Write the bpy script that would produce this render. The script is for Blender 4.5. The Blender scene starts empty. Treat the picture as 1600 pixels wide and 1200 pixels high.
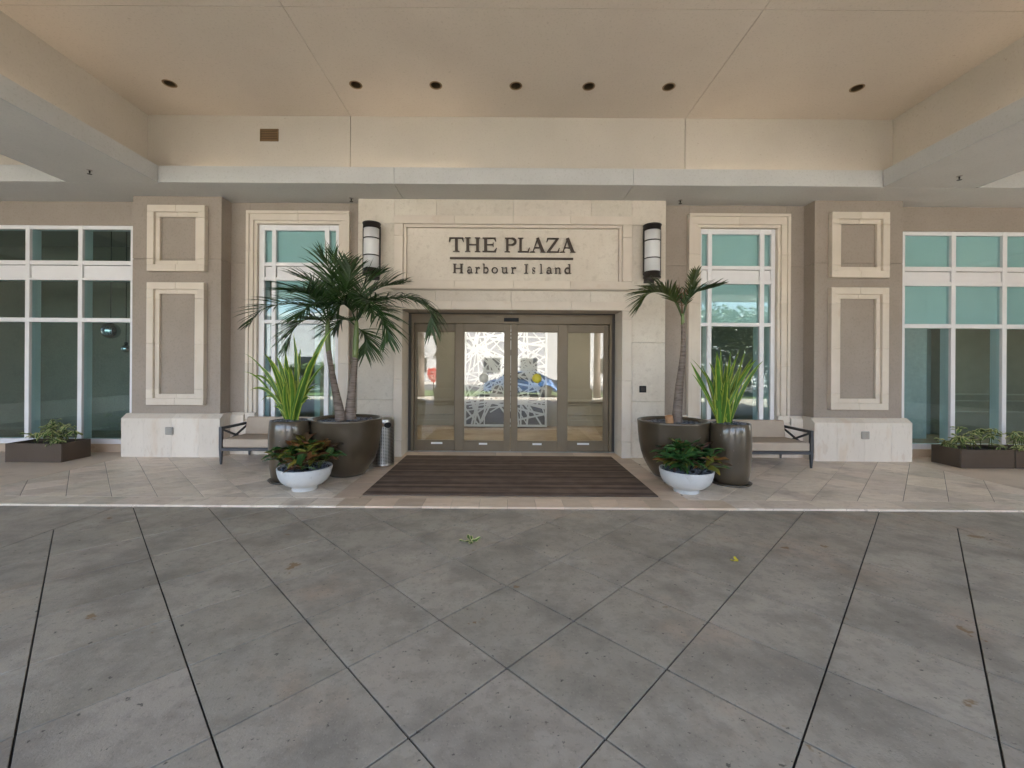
import bpy, bmesh, math, random
from mathutils import Vector, Matrix, Euler
R = math.radians
random.seed(7)
scn = bpy.context.scene
COL = scn.collection

# ------------------------------------------------------------------ camera, world, sun, exposure
FPX, CX, CY, CAMH, ROLL = 658.0, 790.0, 575.0, 1.5, 0.0065
cam = bpy.data.cameras.new('camera'); cam_o = bpy.data.objects.new('camera', cam); COL.objects.link(cam_o)
cam.sensor_width = 36; cam.lens = FPX / 1600 * 36
cam.shift_x = 10 / 1600; cam.shift_y = -25 / 1600
cam.clip_start = 0.05; cam.clip_end = 2000
cam_o.location = (0, 0, CAMH); cam_o.rotation_euler = (math.pi / 2, -ROLL, 0)
scn.camera = cam_o

SUN_EL, SUN_AZ = 55, 62        # the sun stands behind the building: the forecourt is in shade
world = bpy.data.worlds.new('World'); scn.world = world; world.use_nodes = True
wn = world.node_tree; bg = wn.nodes['Background']
sky = wn.nodes.new('ShaderNodeTexSky'); sky.sky_type = 'NISHITA'; sky.sun_disc = False
sky.sun_elevation = R(SUN_EL); sky.sun_rotation = R(SUN_AZ); sky.air_density = 1.0; sky.dust_density = 4.0; sky.ozone_density = 0.8
wn.links.new(sky.outputs[0], bg.inputs[0]); bg.inputs[1].default_value = 0.13
sun = bpy.data.lights.new('sun', 'SUN'); sun.energy = 5.0; sun.angle = R(0.5); sun.color = (1, .965, .91)
sun_o = bpy.data.objects.new('sun', sun); COL.objects.link(sun_o)
sd = Vector((math.sin(R(SUN_AZ)) * math.cos(R(SUN_EL)), math.cos(R(SUN_AZ)) * math.cos(R(SUN_EL)), math.sin(R(SUN_EL))))
sun_o.rotation_euler = sd.to_track_quat('Z', 'Y').to_euler(); sun_o.location = (0, 20, 30)

scn.view_settings.view_transform = 'Standard'; scn.view_settings.look = 'None'
scn.view_settings.gamma = 1; scn.view_settings.use_curve_mapping = False
scn.view_settings.exposure = 3.85
scn.render.engine = 'CYCLES'
scn.cycles.use_denoising = True
scn.cycles.max_bounces = 10; scn.cycles.diffuse_bounces = 6; scn.cycles.glossy_bounces = 5
scn.cycles.transparent_max_bounces = 24; scn.cycles.transmission_bounces = 6
scn.cycles.sample_clamp_indirect = 8
scn.cycles.caustics_reflective = False; scn.cycles.caustics_refractive = False

# ------------------------------------------------------------------ photograph measurements -> metres
def XP(px, Y, py=575): return (px + ROLL * (py - CY) - CX) * Y / FPX
def ZP(py, Y, px=790): return CAMH + (CY - (py - ROLL * (px - CX))) * Y / FPX
def P(px, py, Y): return Vector((XP(px, Y, py), Y, ZP(py, Y, px)))

# ------------------------------------------------------------------ mesh helpers
class MB:
    def __init__(s): s.v = []; s.f = []; s.uv = []; s.sm = []
    def add(s, vs, fs, uv=None, smooth=False):
        b = len(s.v); s.v += [tuple(p) for p in vs]; s.f += [tuple(b + i for i in f) for f in fs]
        s.uv += uv if uv else [(0, 0)] * len(vs); s.sm += [smooth] * len(fs); return s
    def box(s, x0, x1, y0, y1, z0, z1, c=0.003):
        lo = (min(x0, x1), min(y0, y1), min(z0, z1)); hi = (max(x0, x1), max(y0, y1), max(z0, z1))
        c = min(c, *[(hi[i] - lo[i]) * .3 for i in range(3)])
        if c <= 0:
            vs = [(hi[0] if i & 1 else lo[0], hi[1] if i & 2 else lo[1], hi[2] if i & 4 else lo[2]) for i in range(8)]
            return s.add(vs, [(0, 2, 3, 1), (4, 5, 7, 6), (0, 1, 5, 4), (2, 6, 7, 3), (0, 4, 6, 2), (1, 3, 7, 5)])
        vs = []; idx = {}
        for k in range(8):
            sg = [(k >> i) & 1 for i in range(3)]
            for a in range(3):
                p = [0, 0, 0]
                for i in range(3):
                    p[i] = (hi[i] if sg[i] else lo[i])
                    if i != a: p[i] += (-c if sg[i] else c)
                idx[(k, a)] = len(vs); vs.append(p)
        fs = []
        for a in range(3):
            b, d = (a + 1) % 3, (a + 2) % 3
            for sgn in (0, 1):
                ks = [(sgn << a) | (i << b) | (j << d) for i, j in ((0, 0), (1, 0), (1, 1), (0, 1))]
                fs.append([idx[(k, a)] for k in ks])
            for i in (0, 1):
                for j in (0, 1):
                    k0 = (i << b) | (j << d); k1 = k0 | (1 << a)
                    fs.append([idx[(k0, b)], idx[(k1, b)], idx[(k1, d)], idx[(k0, d)]])
        for k in range(8): fs.append([idx[(k, a)] for a in range(3)])
        return s.add(vs, fs)
    def prism(s, poly, axis, a, b):
        """poly: 2-D outline in the plane across `axis`, pushed from a to b"""
        def pt(p, t): return {'x': (t, p[0], p[1]), 'y': (p[0], t, p[1]), 'z': (p[0], p[1], t)}[axis]
        n = len(poly); vs = [pt(p, a) for p in poly] + [pt(p, b) for p in poly]
        fs = [tuple(range(n)), tuple(range(2 * n - 1, n - 1, -1))] + [(i, (i + 1) % n, n + (i + 1) % n, n + i) for i in range(n)]
        return s.add(vs, fs)
    def slab(s, poly, z0, z1, c=0.003):
        n = len(poly); q = inset(poly, lambda d: c)
        if not q or len(q) != n: return s.prism(poly, 'z', z0, z1)
        vs = [(p[0], p[1], z0) for p in poly] + [(p[0], p[1], z1 - c) for p in poly] + [(p[0], p[1], z1) for p in q]
        fs = [tuple(range(2 * n, 3 * n))]
        for k in (0, n): fs += [(k + i, k + (i + 1) % n, k + n + (i + 1) % n, k + n + i) for i in range(n)]
        return s.add(vs, fs)
    def tube(s, pts, rad, seg=8, cap=True, smooth=True):
        pts = [Vector(p) for p in pts]; n = len(pts)
        if not hasattr(rad, '__len__'): rad = [rad] * n
        vs = []; fs = []; up = None
        for i, p in enumerate(pts):
            t = (pts[min(i + 1, n - 1)] - pts[max(i - 1, 0)]).normalized()
            if up is None: up = Vector((0, 0, 1)) if abs(t.z) < .9 else Vector((1, 0, 0))
            a = t.cross(up).normalized(); b = a.cross(t).normalized(); up = b
            for k in range(seg):
                w = 2 * math.pi * (k + .5) / seg
                vs.append(p + (a * math.cos(w) + b * math.sin(w)) * rad[i])
        for i in range(n - 1):
            for k in range(seg):
                fs.append((i * seg + k, i * seg + (k + 1) % seg, (i + 1) * seg + (k + 1) % seg, (i + 1) * seg + k))
        s.add(vs, fs, smooth=smooth)
        if cap:
            b0 = len(s.v) - n * seg
            s.f += [tuple(b0 + k for k in range(seg))[::-1], tuple(b0 + (n - 1) * seg + k for k in range(seg))]; s.sm += [False, False]
        return s
    def lathe(s, prof, seg=40, c=(0, 0, 0), smooth=True, cap=True):
        vs = []; fs = []; n = len(prof)
        for r, z in prof:
            for k in range(seg):
                w = 2 * math.pi * k / seg; vs.append((c[0] + r * math.cos(w), c[1] + r * math.sin(w), c[2] + z))
        for i in range(n - 1):
            for k in range(seg): fs.append((i * seg + k, i * seg + (k + 1) % seg, (i + 1) * seg + (k + 1) % seg, (i + 1) * seg + k))
        s.add(vs, fs, smooth=smooth); b0 = len(s.v) - n * seg
        if not cap: return s
        if prof[0][0] > 1e-5: s.f.append(tuple(b0 + k for k in range(seg))[::-1]); s.sm.append(False)
        if prof[-1][0] > 1e-5: s.f.append(tuple(b0 + (n - 1) * seg + k for k in range(seg))); s.sm.append(False)
        return s
    def mesh(s, name, mat, recalc=True):
        me = bpy.data.meshes.new(name); me.from_pydata(s.v, [], s.f)
        me.polygons.foreach_set('use_smooth', s.sm)
        if any(u != (0, 0) for u in s.uv):
            ul = me.uv_layers.new(name='UVMap')
            for l in me.loops: ul.data[l.index].uv = s.uv[l.vertex_index]
        if recalc:
            bm = bmesh.new(); bm.from_mesh(me); bmesh.ops.recalc_face_normals(bm, faces=bm.faces); bm.to_mesh(me); bm.free()
        if mat: me.materials.append(mat)
        me.update(); return me
    def build(s, name, mat, parent=None, recalc=True, **props):
        return link(name, s.mesh(name, mat, recalc), parent, **props)

def link(name, me, parent=None, **props):
    o = bpy.data.objects.new(name, me); COL.objects.link(o)
    if parent is not None:
        o.parent = parent; o.matrix_parent_inverse = WORLD_INV.get(parent.name, Matrix()).copy()
    for k, v in props.items(): o[k] = v
    return o
WORLD_INV = {}

def thing(name, label, cat, loc=(0, 0, 0), group=None, rz=0):
    """an Empty at the thing's base; children keep the world coordinates they were built in"""
    o = bpy.data.objects.new(name, None); COL.objects.link(o); o.location = loc; o.rotation_euler = (0, 0, rz); o.empty_display_size = .2
    WORLD_INV[o.name] = Matrix.LocRotScale(Vector(loc), Euler((0, 0, rz)), None).inverted()
    o['label'] = label; o['category'] = cat
    if group: o['group'] = group
    return o
def tag(o, label, cat, group=None):
    o['label'] = label; o['category'] = cat
    if group: o['group'] = group
    return o
def local(name, label, cat, loc, group=None, rz=0):
    """an Empty whose children are built in its own coordinates"""
    o = thing(name, label, cat, loc, group, rz); WORLD_INV[o.name] = Matrix(); return o
def box(name, x0, x1, y0, y1, z0, z1, mat, parent=None, c=.003, **props):
    return MB().box(x0, x1, y0, y1, z0, z1, c).build(name, mat, parent, **props)
def dup(root, loc, label=None, rz=None):
    r = root.copy(); COL.objects.link(r); r.location = loc
    if rz is not None: r.rotation_euler = (0, 0, rz)
    if label: r['label'] = label
    for ch in list(root.children):
        c = ch.copy(); COL.objects.link(c); c.parent = r; c.matrix_parent_inverse = ch.matrix_parent_inverse
        for g in list(ch.children):
            d = g.copy(); COL.objects.link(d); d.parent = c; d.matrix_parent_inverse = g.matrix_parent_inverse
    return r

def inset(poly, dist):
    """move each edge of a convex counter-clockwise polygon inwards"""
    q = list(poly); n = len(poly)
    for i in range(n):
        a, b = poly[i], poly[(i + 1) % n]; dx, dy = b[0] - a[0], b[1] - a[1]; L = math.hypot(dx, dy)
        if L < 1e-6: continue
        nx, ny = dy / L, -dx / L
        q = clip(q, nx, ny, nx * a[0] + ny * a[1] - dist((dx / L, dy / L)))
        if len(q) < 3: return []
    return q
def clip(poly, nx, ny, k):
    out = []
    for i in range(len(poly)):
        a, b = poly[i], poly[(i + 1) % len(poly)]
        da, db = nx * a[0] + ny * a[1] - k, nx * b[0] + ny * b[1] - k
        if da <= 0: out.append(a)
        if da * db < 0:
            t = da / (da - db); out.append((a[0] + (b[0] - a[0]) * t, a[1] + (b[1] - a[1]) * t))
    res = []
    for p in out:
        if not res or math.hypot(p[0] - res[-1][0], p[1] - res[-1][1]) > 1e-5: res.append(p)
    if len(res) > 1 and math.hypot(res[0][0] - res[-1][0], res[0][1] - res[-1][1]) < 1e-5: res.pop()
    return res
def rect_clip(poly, x0, x1, y0, y1):
    for nx, ny, k in ((1, 0, x1), (-1, 0, -x0), (0, 1, y1), (0, -1, -y0)):
        poly = clip(poly, nx, ny, k)
        if len(poly) < 3: return []
    return poly
def area(p): return abs(sum(p[i][0] * p[(i + 1) % len(p)][1] - p[(i + 1) % len(p)][0] * p[i][1] for i in range(len(p)))) / 2
def spline(pts, n):
    """Catmull-Rom through pts"""
    pts = [Vector(p) for p in pts]; q = [pts[0] * 2 - pts[1]] + pts + [pts[-1] * 2 - pts[-2]]; out = []
    m = len(pts) - 1
    for i in range(n + 1):
        t = i / n * m; k = min(int(t), m - 1); u = t - k
        a, b, c, d = q[k:k + 4]
        out.append(0.5 * ((2 * b) + (c - a) * u + (2 * a - 5 * b + 4 * c - d) * u * u + (3 * b - a - 3 * c + d) * u ** 3))
    return out

# ------------------------------------------------------------------ materials
def rgba(c): return (c[0], c[1], c[2], 1)
def srgb(r, g, b): return tuple(((x / 255) / 12.92 if x < 10 else (((x / 255) + .055) / 1.055) ** 2.4) for x in (r, g, b))
def M(name, c1, c2=None, scale=3, rough=.6, rvar=0.0, metal=0.0, bump=0.0, bscale=80, bdetail=6, var=0.0, stretch=(1, 1, 1), spots=(), spec=.5, coat=0.0, detail=6, huevar=0.0):
    m = bpy.data.materials.new(name); m.use_nodes = True; nt = m.node_tree; N = nt.nodes; L = nt.links; b = N['Principled BSDF']
    geo = N.new('ShaderNodeNewGeometry'); mp = N.new('ShaderNodeMapping'); L.new(geo.outputs['Position'], mp.inputs[0])
    oi = N.new('ShaderNodeObjectInfo')
    mp.inputs['Scale'].default_value = stretch
    if var:                                  # each piece takes its own stretch of the grain
        sc = N.new('ShaderNodeVectorMath'); sc.operation = 'SCALE'; sc.inputs[0].default_value = (37, 19, 53); L.new(oi.outputs['Random'], sc.inputs['Scale']); L.new(sc.outputs[0], mp.inputs['Location'])
    def noise(s, d=6, r=.55, vec=None):
        n = N.new('ShaderNodeTexNoise'); n.inputs['Scale'].default_value = s; n.inputs['Detail'].default_value = d; n.inputs['Roughness'].default_value = r
        L.new(vec or mp.outputs[0], n.inputs['Vector']); return n.outputs[0]
    def ramp(v, a, z):
        r = N.new('ShaderNodeMapRange'); r.inputs[1].default_value = a; r.inputs[2].default_value = z; L.new(v, r.inputs[0]); return r.outputs[0]
    def mix(f, a, c):
        x = N.new('ShaderNodeMix'); x.data_type = 'RGBA'
        for sock, v in ((x.inputs[0], f), (x.inputs[6], a), (x.inputs[7], c)):
            if isinstance(v, bpy.types.NodeSocket): L.new(v, sock)
            else: sock.default_value = v if isinstance(v, float) else rgba(v)
        return x.outputs[2]
    col = mix(ramp(noise(scale, detail, .6), .3, .7), c1, c2 if c2 else c1)
    for sp in spots:                          # (colour, scale, threshold, softness, amount[, world])
        c, s_, th, so, am = sp[:5]
        f = ramp(noise(s_, 5, .6, geo.outputs['Position'] if len(sp) > 5 else None), th, th + so)
        mm = N.new('ShaderNodeMath'); mm.operation = 'MULTIPLY'; mm.inputs[1].default_value = am; L.new(f, mm.inputs[0])
        col = mix(mm.outputs[0], col, c)
    if var:
        h = N.new('ShaderNodeHueSaturation'); r = N.new('ShaderNodeMapRange'); r.inputs[3].default_value = 1 - var; r.inputs[4].default_value = 1 + var
        L.new(oi.outputs['Random'], r.inputs[0]); L.new(r.outputs[0], h.inputs['Value']); L.new(col, h.inputs['Color']); col = h.outputs[0]
        if huevar:
            r2 = N.new('ShaderNodeMapRange'); r2.inputs[3].default_value = .5 - huevar; r2.inputs[4].default_value = .5 + huevar
            f = N.new('ShaderNodeMath'); f.operation = 'FRACT'; g = N.new('ShaderNodeMath'); g.operation = 'MULTIPLY'; g.inputs[1].default_value = 17.3
            L.new(oi.outputs['Random'], g.inputs[0]); L.new(g.outputs[0], f.inputs[0]); L.new(f.outputs[0], r2.inputs[0]); L.new(r2.outputs[0], h.inputs['Hue'])
    L.new(col, b.inputs['Base Color'])
    b.inputs['Roughness'].default_value = rough; b.inputs['Metallic'].default_value = metal; b.inputs['Specular IOR Level'].default_value = spec
    b.inputs['Coat Weight'].default_value = coat; b.inputs['Coat Roughness'].default_value = .08
    if rvar:
        r = N.new('ShaderNodeMapRange'); r.inputs[1].default_value = .3; r.inputs[2].default_value = .7; r.inputs[3].default_value = rough - rvar; r.inputs[4].default_value = rough + rvar
        L.new(noise(scale * 1.7 + 1.3), r.inputs[0]); L.new(r.outputs[0], b.inputs['Roughness'])
    if bump:
        bp = N.new('ShaderNodeBump'); bp.inputs['Strength'].default_value = bump; bp.inputs['Distance'].default_value = .004
        L.new(noise(bscale, bdetail, .6), bp.inputs['Height']); L.new(bp.outputs[0], b.inputs['Normal'])
    return m

def glass(name, tint, r0):
    m = bpy.data.materials.new(name); m.use_nodes = True; nt = m.node_tree; N = nt.nodes; L = nt.links; N.remove(N['Principled BSDF'])
    t = N.new('ShaderNodeBsdfTransparent'); t.inputs[0].default_value = rgba(tint)
    g = N.new('ShaderNodeBsdfGlossy'); g.inputs['Roughness'].default_value = 0.0; g.inputs[0].default_value = (1, 1, 1, 1)
    lw = N.new('ShaderNodeLayerWeight'); lw.inputs[0].default_value = .5
    pw = N.new('ShaderNodeMath'); pw.operation = 'POWER'; pw.inputs[1].default_value = 4; L.new(lw.outputs['Facing'], pw.inputs[0])
    r = N.new('ShaderNodeMapRange'); r.inputs[3].default_value = r0; r.inputs[4].default_value = 1; L.new(pw.outputs[0], r.inputs[0])
    mx = N.new('ShaderNodeMixShader'); L.new(r.outputs[0], mx.inputs[0]); L.new(t.outputs[0], mx.inputs[1]); L.new(g.outputs[0], mx.inputs[2])
    L.new(mx.outputs[0], N['Material Output'].inputs[0]); return m

def emit(name, c, s):
    m = bpy.data.materials.new(name); m.use_nodes = True; b = m.node_tree.nodes['Principled BSDF']
    b.inputs['Base Color'].default_value = rgba(c); b.inputs['Emission Color'].default_value = rgba(c); b.inputs['Emission Strength'].default_value = s; return m

def leafmat(name, c1, c2, stripe=None, sw=.3, rough=.4, trans=.25, scale=9, var=.18):
    m = M(name, c1, c2, scale=scale, rough=rough, var=var, spec=.5, huevar=.012); nt = m.node_tree; N = nt.nodes; L = nt.links; b = N['Principled BSDF']
    col = b.inputs['Base Color'].links[0].from_socket
    if stripe:                               # coloured margin or midrib across the blade
        uv = N.new('ShaderNodeUVMap'); sx = N.new('ShaderNodeSeparateXYZ'); L.new(uv.outputs[0], sx.inputs[0])
        a = N.new('ShaderNodeMath'); a.operation = 'SUBTRACT'; a.inputs[1].default_value = .5; L.new(sx.outputs[0], a.inputs[0])
        ab = N.new('ShaderNodeMath'); ab.operation = 'ABSOLUTE'; L.new(a.outputs[0], ab.inputs[0])
        nz = N.new('ShaderNodeTexNoise'); nz.inputs['Scale'].default_value = 14; geo = N.new('ShaderNodeNewGeometry'); L.new(geo.outputs['Position'], nz.inputs['Vector'])
        ad = N.new('ShaderNodeMath'); ad.operation = 'MULTIPLY_ADD'; ad.inputs[1].default_value = .22; L.new(nz.outputs[0], ad.inputs[0]); L.new(ab.outputs[0], ad.inputs[2])
        mr = N.new('ShaderNodeMapRange')
        if sw > 0: mr.inputs[1].default_value = .11 + sw; mr.inputs[2].default_value = .11 + sw + .05
        else: mr.inputs[1].default_value = .11 - sw; mr.inputs[2].default_value = .11 - sw - .06
        L.new(ad.outputs[0], mr.inputs[0])
        x = N.new('ShaderNodeMix'); x.data_type = 'RGBA'; L.new(mr.outputs[0], x.inputs[0]); L.new(col, x.inputs[6]); x.inputs[7].default_value = rgba(stripe); col = x.outputs[2]
        L.new(col, b.inputs['Base Color'])
    tr = N.new('ShaderNodeBsdfTranslucent'); L.new(col, tr.inputs[0]); mx = N.new('ShaderNodeMixShader'); mx.inputs[0].default_value = trans
    L.new(b.outputs[0], mx.inputs[1]); L.new(tr.outputs[0], mx.inputs[2]); L.new(mx.outputs[0], N['Material Output'].inputs[0]); return m

m_slab = M('driveway concrete', (.290, .258, .210), (.365, .328, .272), scale=1.1, rough=.6, rvar=.12, bump=.5, bscale=110, var=.05, huevar=.004, spec=.32,
           spots=[((.17, .154, .13), 2.2, .47, .18, .7, 1), ((.44, .405, .345), 1.7, .56, .14, .45, 1), ((.42, .31, .225), 1.3, .56, .14, .5, 1), ((.21, .19, .16), 11, .50, .12, .4, 1), ((.16, .143, .118), 48, .57, .07, .35, 1), ((.055, .05, .042), 24, .655, .03, .75, 1), ((.06, .052, .042), 7, .70, .03, .7, 1), ((.46, .42, .36), 70, .60, .07, .3, 1), ((.20, .125, .055), 2.7, .67, .02, .8, 1)])
m_joint = M('dark joint sealant', (.02, .02, .02), rough=.8)
m_trav = M('travertine tile', (.60, .505, .405), (.74, .645, .535), scale=2.4, rough=.42, rvar=.12, bump=.25, bscale=60, var=.15, huevar=.008, stretch=(1, 3.2, 1),
           spots=[((.40, .30, .215), 5, .58, .16, .65), ((.80, .73, .63), 7, .6, .12, .5), ((.30, .24, .185), 1.9, .54, .16, .6, 1), ((.20, .15, .11), 30, .62, .05, .5), ((.25, .18, .13), 12, .63, .05, .5)])
m_trav2 = M('tan border tile', (.52, .395, .285), (.64, .51, .39), scale=3, rough=.45, rvar=.1, bump=.15, bscale=60, var=.16, huevar=.006, stretch=(1, 2.5, 1),
            spots=[((.25, .17, .11), 6, .6, .14, .6), ((.62, .53, .42), 5, .66, .1, .5)])
m_apron = M('tan concrete apron', (.52, .425, .335), (.62, .52, .415), scale=1.5, rough=.6, bump=.2, bscale=120, spots=[((.20, .15, .11), 1.4, .55, .2, .6), ((.10, .08, .06), 30, .7, .05, .5)])
m_grout = M('grey grout', (.17, .145, .12), rough=.9)
m_stucco = M('taupe stucco', (.325, .275, .233), (.355, .302, .257), scale=2, rough=.85, bump=.55, bscale=150, bdetail=3, spec=.25, spots=[((.27, .22, .18), 1.1, .55, .25, .35), ((.25, .21, .175), 34, .53, .10, .35), ((.40, .345, .29), 40, .58, .08, .25)])
m_stone = M('cream limestone', (.57, .505, .425), (.66, .60, .515), scale=1.6, rough=.62, bump=.16, bscale=70, var=.045, huevar=.004, spec=.35,
            spots=[((.47, .41, .335), 9, .56, .12, .5), ((.46, .40, .33), 32, .56, .08, .3), ((.70, .65, .57), 24, .58, .08, .3)])
m_trim = M('warm stone trim', (.61, .535, .45), (.67, .595, .51), scale=2.2, rough=.6, bump=.1, bscale=70, var=.04, huevar=.004, spec=.35, spots=[((.56, .45, .345), 5, .6, .12, .45)])
m_base = M('stained base stone', (.64, .565, .48), (.72, .65, .565), scale=1.3, rough=.55, bump=.12, bscale=60, var=.05, stretch=(1, 1, .3),
           spots=[((.60, .45, .32), 3.2, .56, .10, .4), ((.50, .36, .25), 9, .62, .06, .3), ((.52, .45, .37), 30, .57, .08, .35), ((.78, .73, .66), 3, .6, .2, .4)])
m_grey = M('grey painted soffit stucco', (.56, .55, .53), (.60, .59, .57), scale=1.2, rough=.85, bump=.4, bscale=120, bdetail=3, spec=.25, spots=[((.50, .49, .475), .8, .55, .3, .3), ((.44, .43, .42), 34, .55, .08, .3)])
m_lip = M('pale grey fascia stucco', (.50, .50, .495), (.55, .55, .545), scale=1.5, rough=.85, bump=.4, bscale=120, bdetail=3, spec=.25, spots=[((.40, .395, .38), 34, .55, .08, .35), ((.48, .475, .46), 2, .6, .2, .3)])
m_cream = M('cream coffer paint', (.54, .495, .44), (.59, .54, .48), scale=1.0, rough=.85, bump=.3, bscale=130, bdetail=3, spec=.2, spots=[((.49, .44, .375), 1.1, .58, .2, .35), ((.34, .27, .20), 16, .675, .03, .45), ((.47, .42, .36), 36, .55, .08, .35)])
m_ceil = M('beige ceiling paint', (.62, .545, .47), (.67, .595, .515), scale=.9, rough=.85, bump=.3, bscale=130, bdetail=3, spec=.2, spots=[((.49, .42, .345), .9, .55, .3, .4), ((.33, .26, .19), 11, .70, .03, .35), ((.46, .40, .33), 36, .56, .08, .35)])
m_white = M('white window metal', (.74, .73, .74), (.78, .77, .78), rough=.4, spec=.4)
m_bronze = M('bronze door metal', (.160, .124, .080), (.185, .145, .097), scale=3, rough=.45, rvar=.06, metal=.1, spec=.3)
m_bronzed = M('dark bronze shadow gap', (.035, .03, .025), rough=.5)
m_letter = M('dark brown metal lettering', (.055, .038, .028), rough=.45, metal=.3)
m_black = M('black plastic', (.012, .012, .013), rough=.6, spec=.25)
m_iron = M('dark bronze fixture', (.035, .03, .028), rough=.35, metal=.5)
m_chair = M('charcoal bench metal', (.055, .056, .062), (.07, .07, .076), rough=.42, metal=.4)
m_fabric = M('taupe woven fabric', (.42, .345, .275), (.46, .385, .31), scale=5, rough=.95, bump=.6, bscale=420, bdetail=2, spec=.15, spots=[((.29, .235, .185), 260, .58, .1, .35)])
m_pot = M('bronze glazed pot', (.066, .049, .030), (.074, .056, .036), scale=2, rough=.28, metal=.1, coat=.6, spots=[((.26, .23, .18), 13, .70, .015, .7), ((.042, .031, .019), 3, .55, .2, .5)])
m_bowl = M('white fibreglass bowl', (.50, .50, .49), (.57, .57, .56), scale=3, rough=.5, spots=[((.36, .35, .32), 5, .55, .15, .5), ((.30, .29, .27), 40, .64, .05, .5)])
m_box = M('brown planter box', (.075, .052, .036), (.09, .064, .045), scale=3, rough=.5, metal=.2)
m_pebble = M('blue grey pebbles', (.035, .04, .055), (.13, .14, .17), scale=22, rough=.3, detail=1)
m_soil = M('dark soil', (.03, .022, .016), rough=.95, bump=.6, bscale=60)
m_frost = M('frosted lamp glass', (.70, .705, .72), rough=.45)
m_brass = M('bronze downlight cone', (.17, .125, .08), rough=.3, metal=.7)
m_bulb = M('frosted bulb', (.5, .47, .42), rough=.3)
m_vent = M('brown vent metal', (.26, .165, .085), rough=.5, metal=.2)
m_outlet = M('grey outlet cover', (.33, .31, .28), rough=.45)
m_yellow = M('yellow sticker', (.62, .52, .05), rough=.6)
m_pale = M('pale sticker back', (.55, .53, .45), rough=.6)
m_label = M('white door label', (.75, .75, .73), rough=.5)
m_ink = M('grey label print', (.25, .25, .25), rough=.6)
m_shade = M('white roller shade', (.66, .68, .68), (.74, .76, .75), scale=.8, rough=.9, bump=.8, bscale=1.6, bdetail=1, var=.07)
m_shade.node_tree.nodes['Bump'].inputs['Distance'].default_value = .06
m_teal = glass('teal window glass', (.80, .925, .925), .05)
m_doorg = glass('clear door glass', (.95, .96, .94), .05)
m_trunk = M('grey palm trunk', (.15, .115, .095), (.23, .185, .155), scale=4, rough=.85, bump=.6, bscale=20, stretch=(1, 1, 9), spots=[((.085, .06, .045), 4.5, .52, .08, .7), ((.30, .26, .22), 6, .58, .06, .4)])
m_shaft = M('green crownshaft', (.10, .16, .045), (.17, .21, .07), scale=6, rough=.45, stretch=(1, 1, .3))
m_palm = leafmat('dark palm leaflets', (.017, .046, .011), (.042, .090, .020), rough=.32, trans=.18)
m_palm2 = leafmat('yellow green palm leaflets', (.032, .07, .018), (.085, .10, .025), rough=.42, trans=.22)
m_rachis = M('palm leaf stem', (.09, .13, .035), rough=.5)
m_brownleaf = leafmat('dry palm leaflets', (.12, .06, .03), (.20, .10, .05), trans=.1)
m_strap = leafmat('striped strap leaf', (.055, .15, .018), (.10, .22, .028), stripe=(.36, .42, .06), sw=.29, rough=.42, trans=.3, scale=4)
m_crot = [leafmat('dark croton leaf', (.03, .095, .028), (.048, .14, .036), stripe=(.32, .31, .045), sw=-.05, rough=.28, trans=.1),
          leafmat('red croton leaf', (.27, .075, .03), (.15, .11, .03), stripe=(.44, .15, .045), sw=-.06, rough=.28, trans=.1),
          leafmat('yellow croton leaf', (.30, .23, .04), (.12, .18, .04), stripe=(.33, .24, .03), sw=-.08, rough=.3, trans=.1),
          leafmat('maroon croton leaf', (.075, .024, .02), (.08, .05, .02), stripe=(.18, .04, .03), sw=-.05, rough=.28, trans=.1)]
m_scheff = leafmat('variegated leaf', (.06, .14, .03), (.13, .22, .06), stripe=(.60, .60, .28), sw=.29, rough=.35, trans=.25)
m_stem = M('green stem', (.08, .10, .03), rough=.6)
m_mirror = M('mirrored globe', (.55, .58, .62), rough=.06, metal=1)

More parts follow.
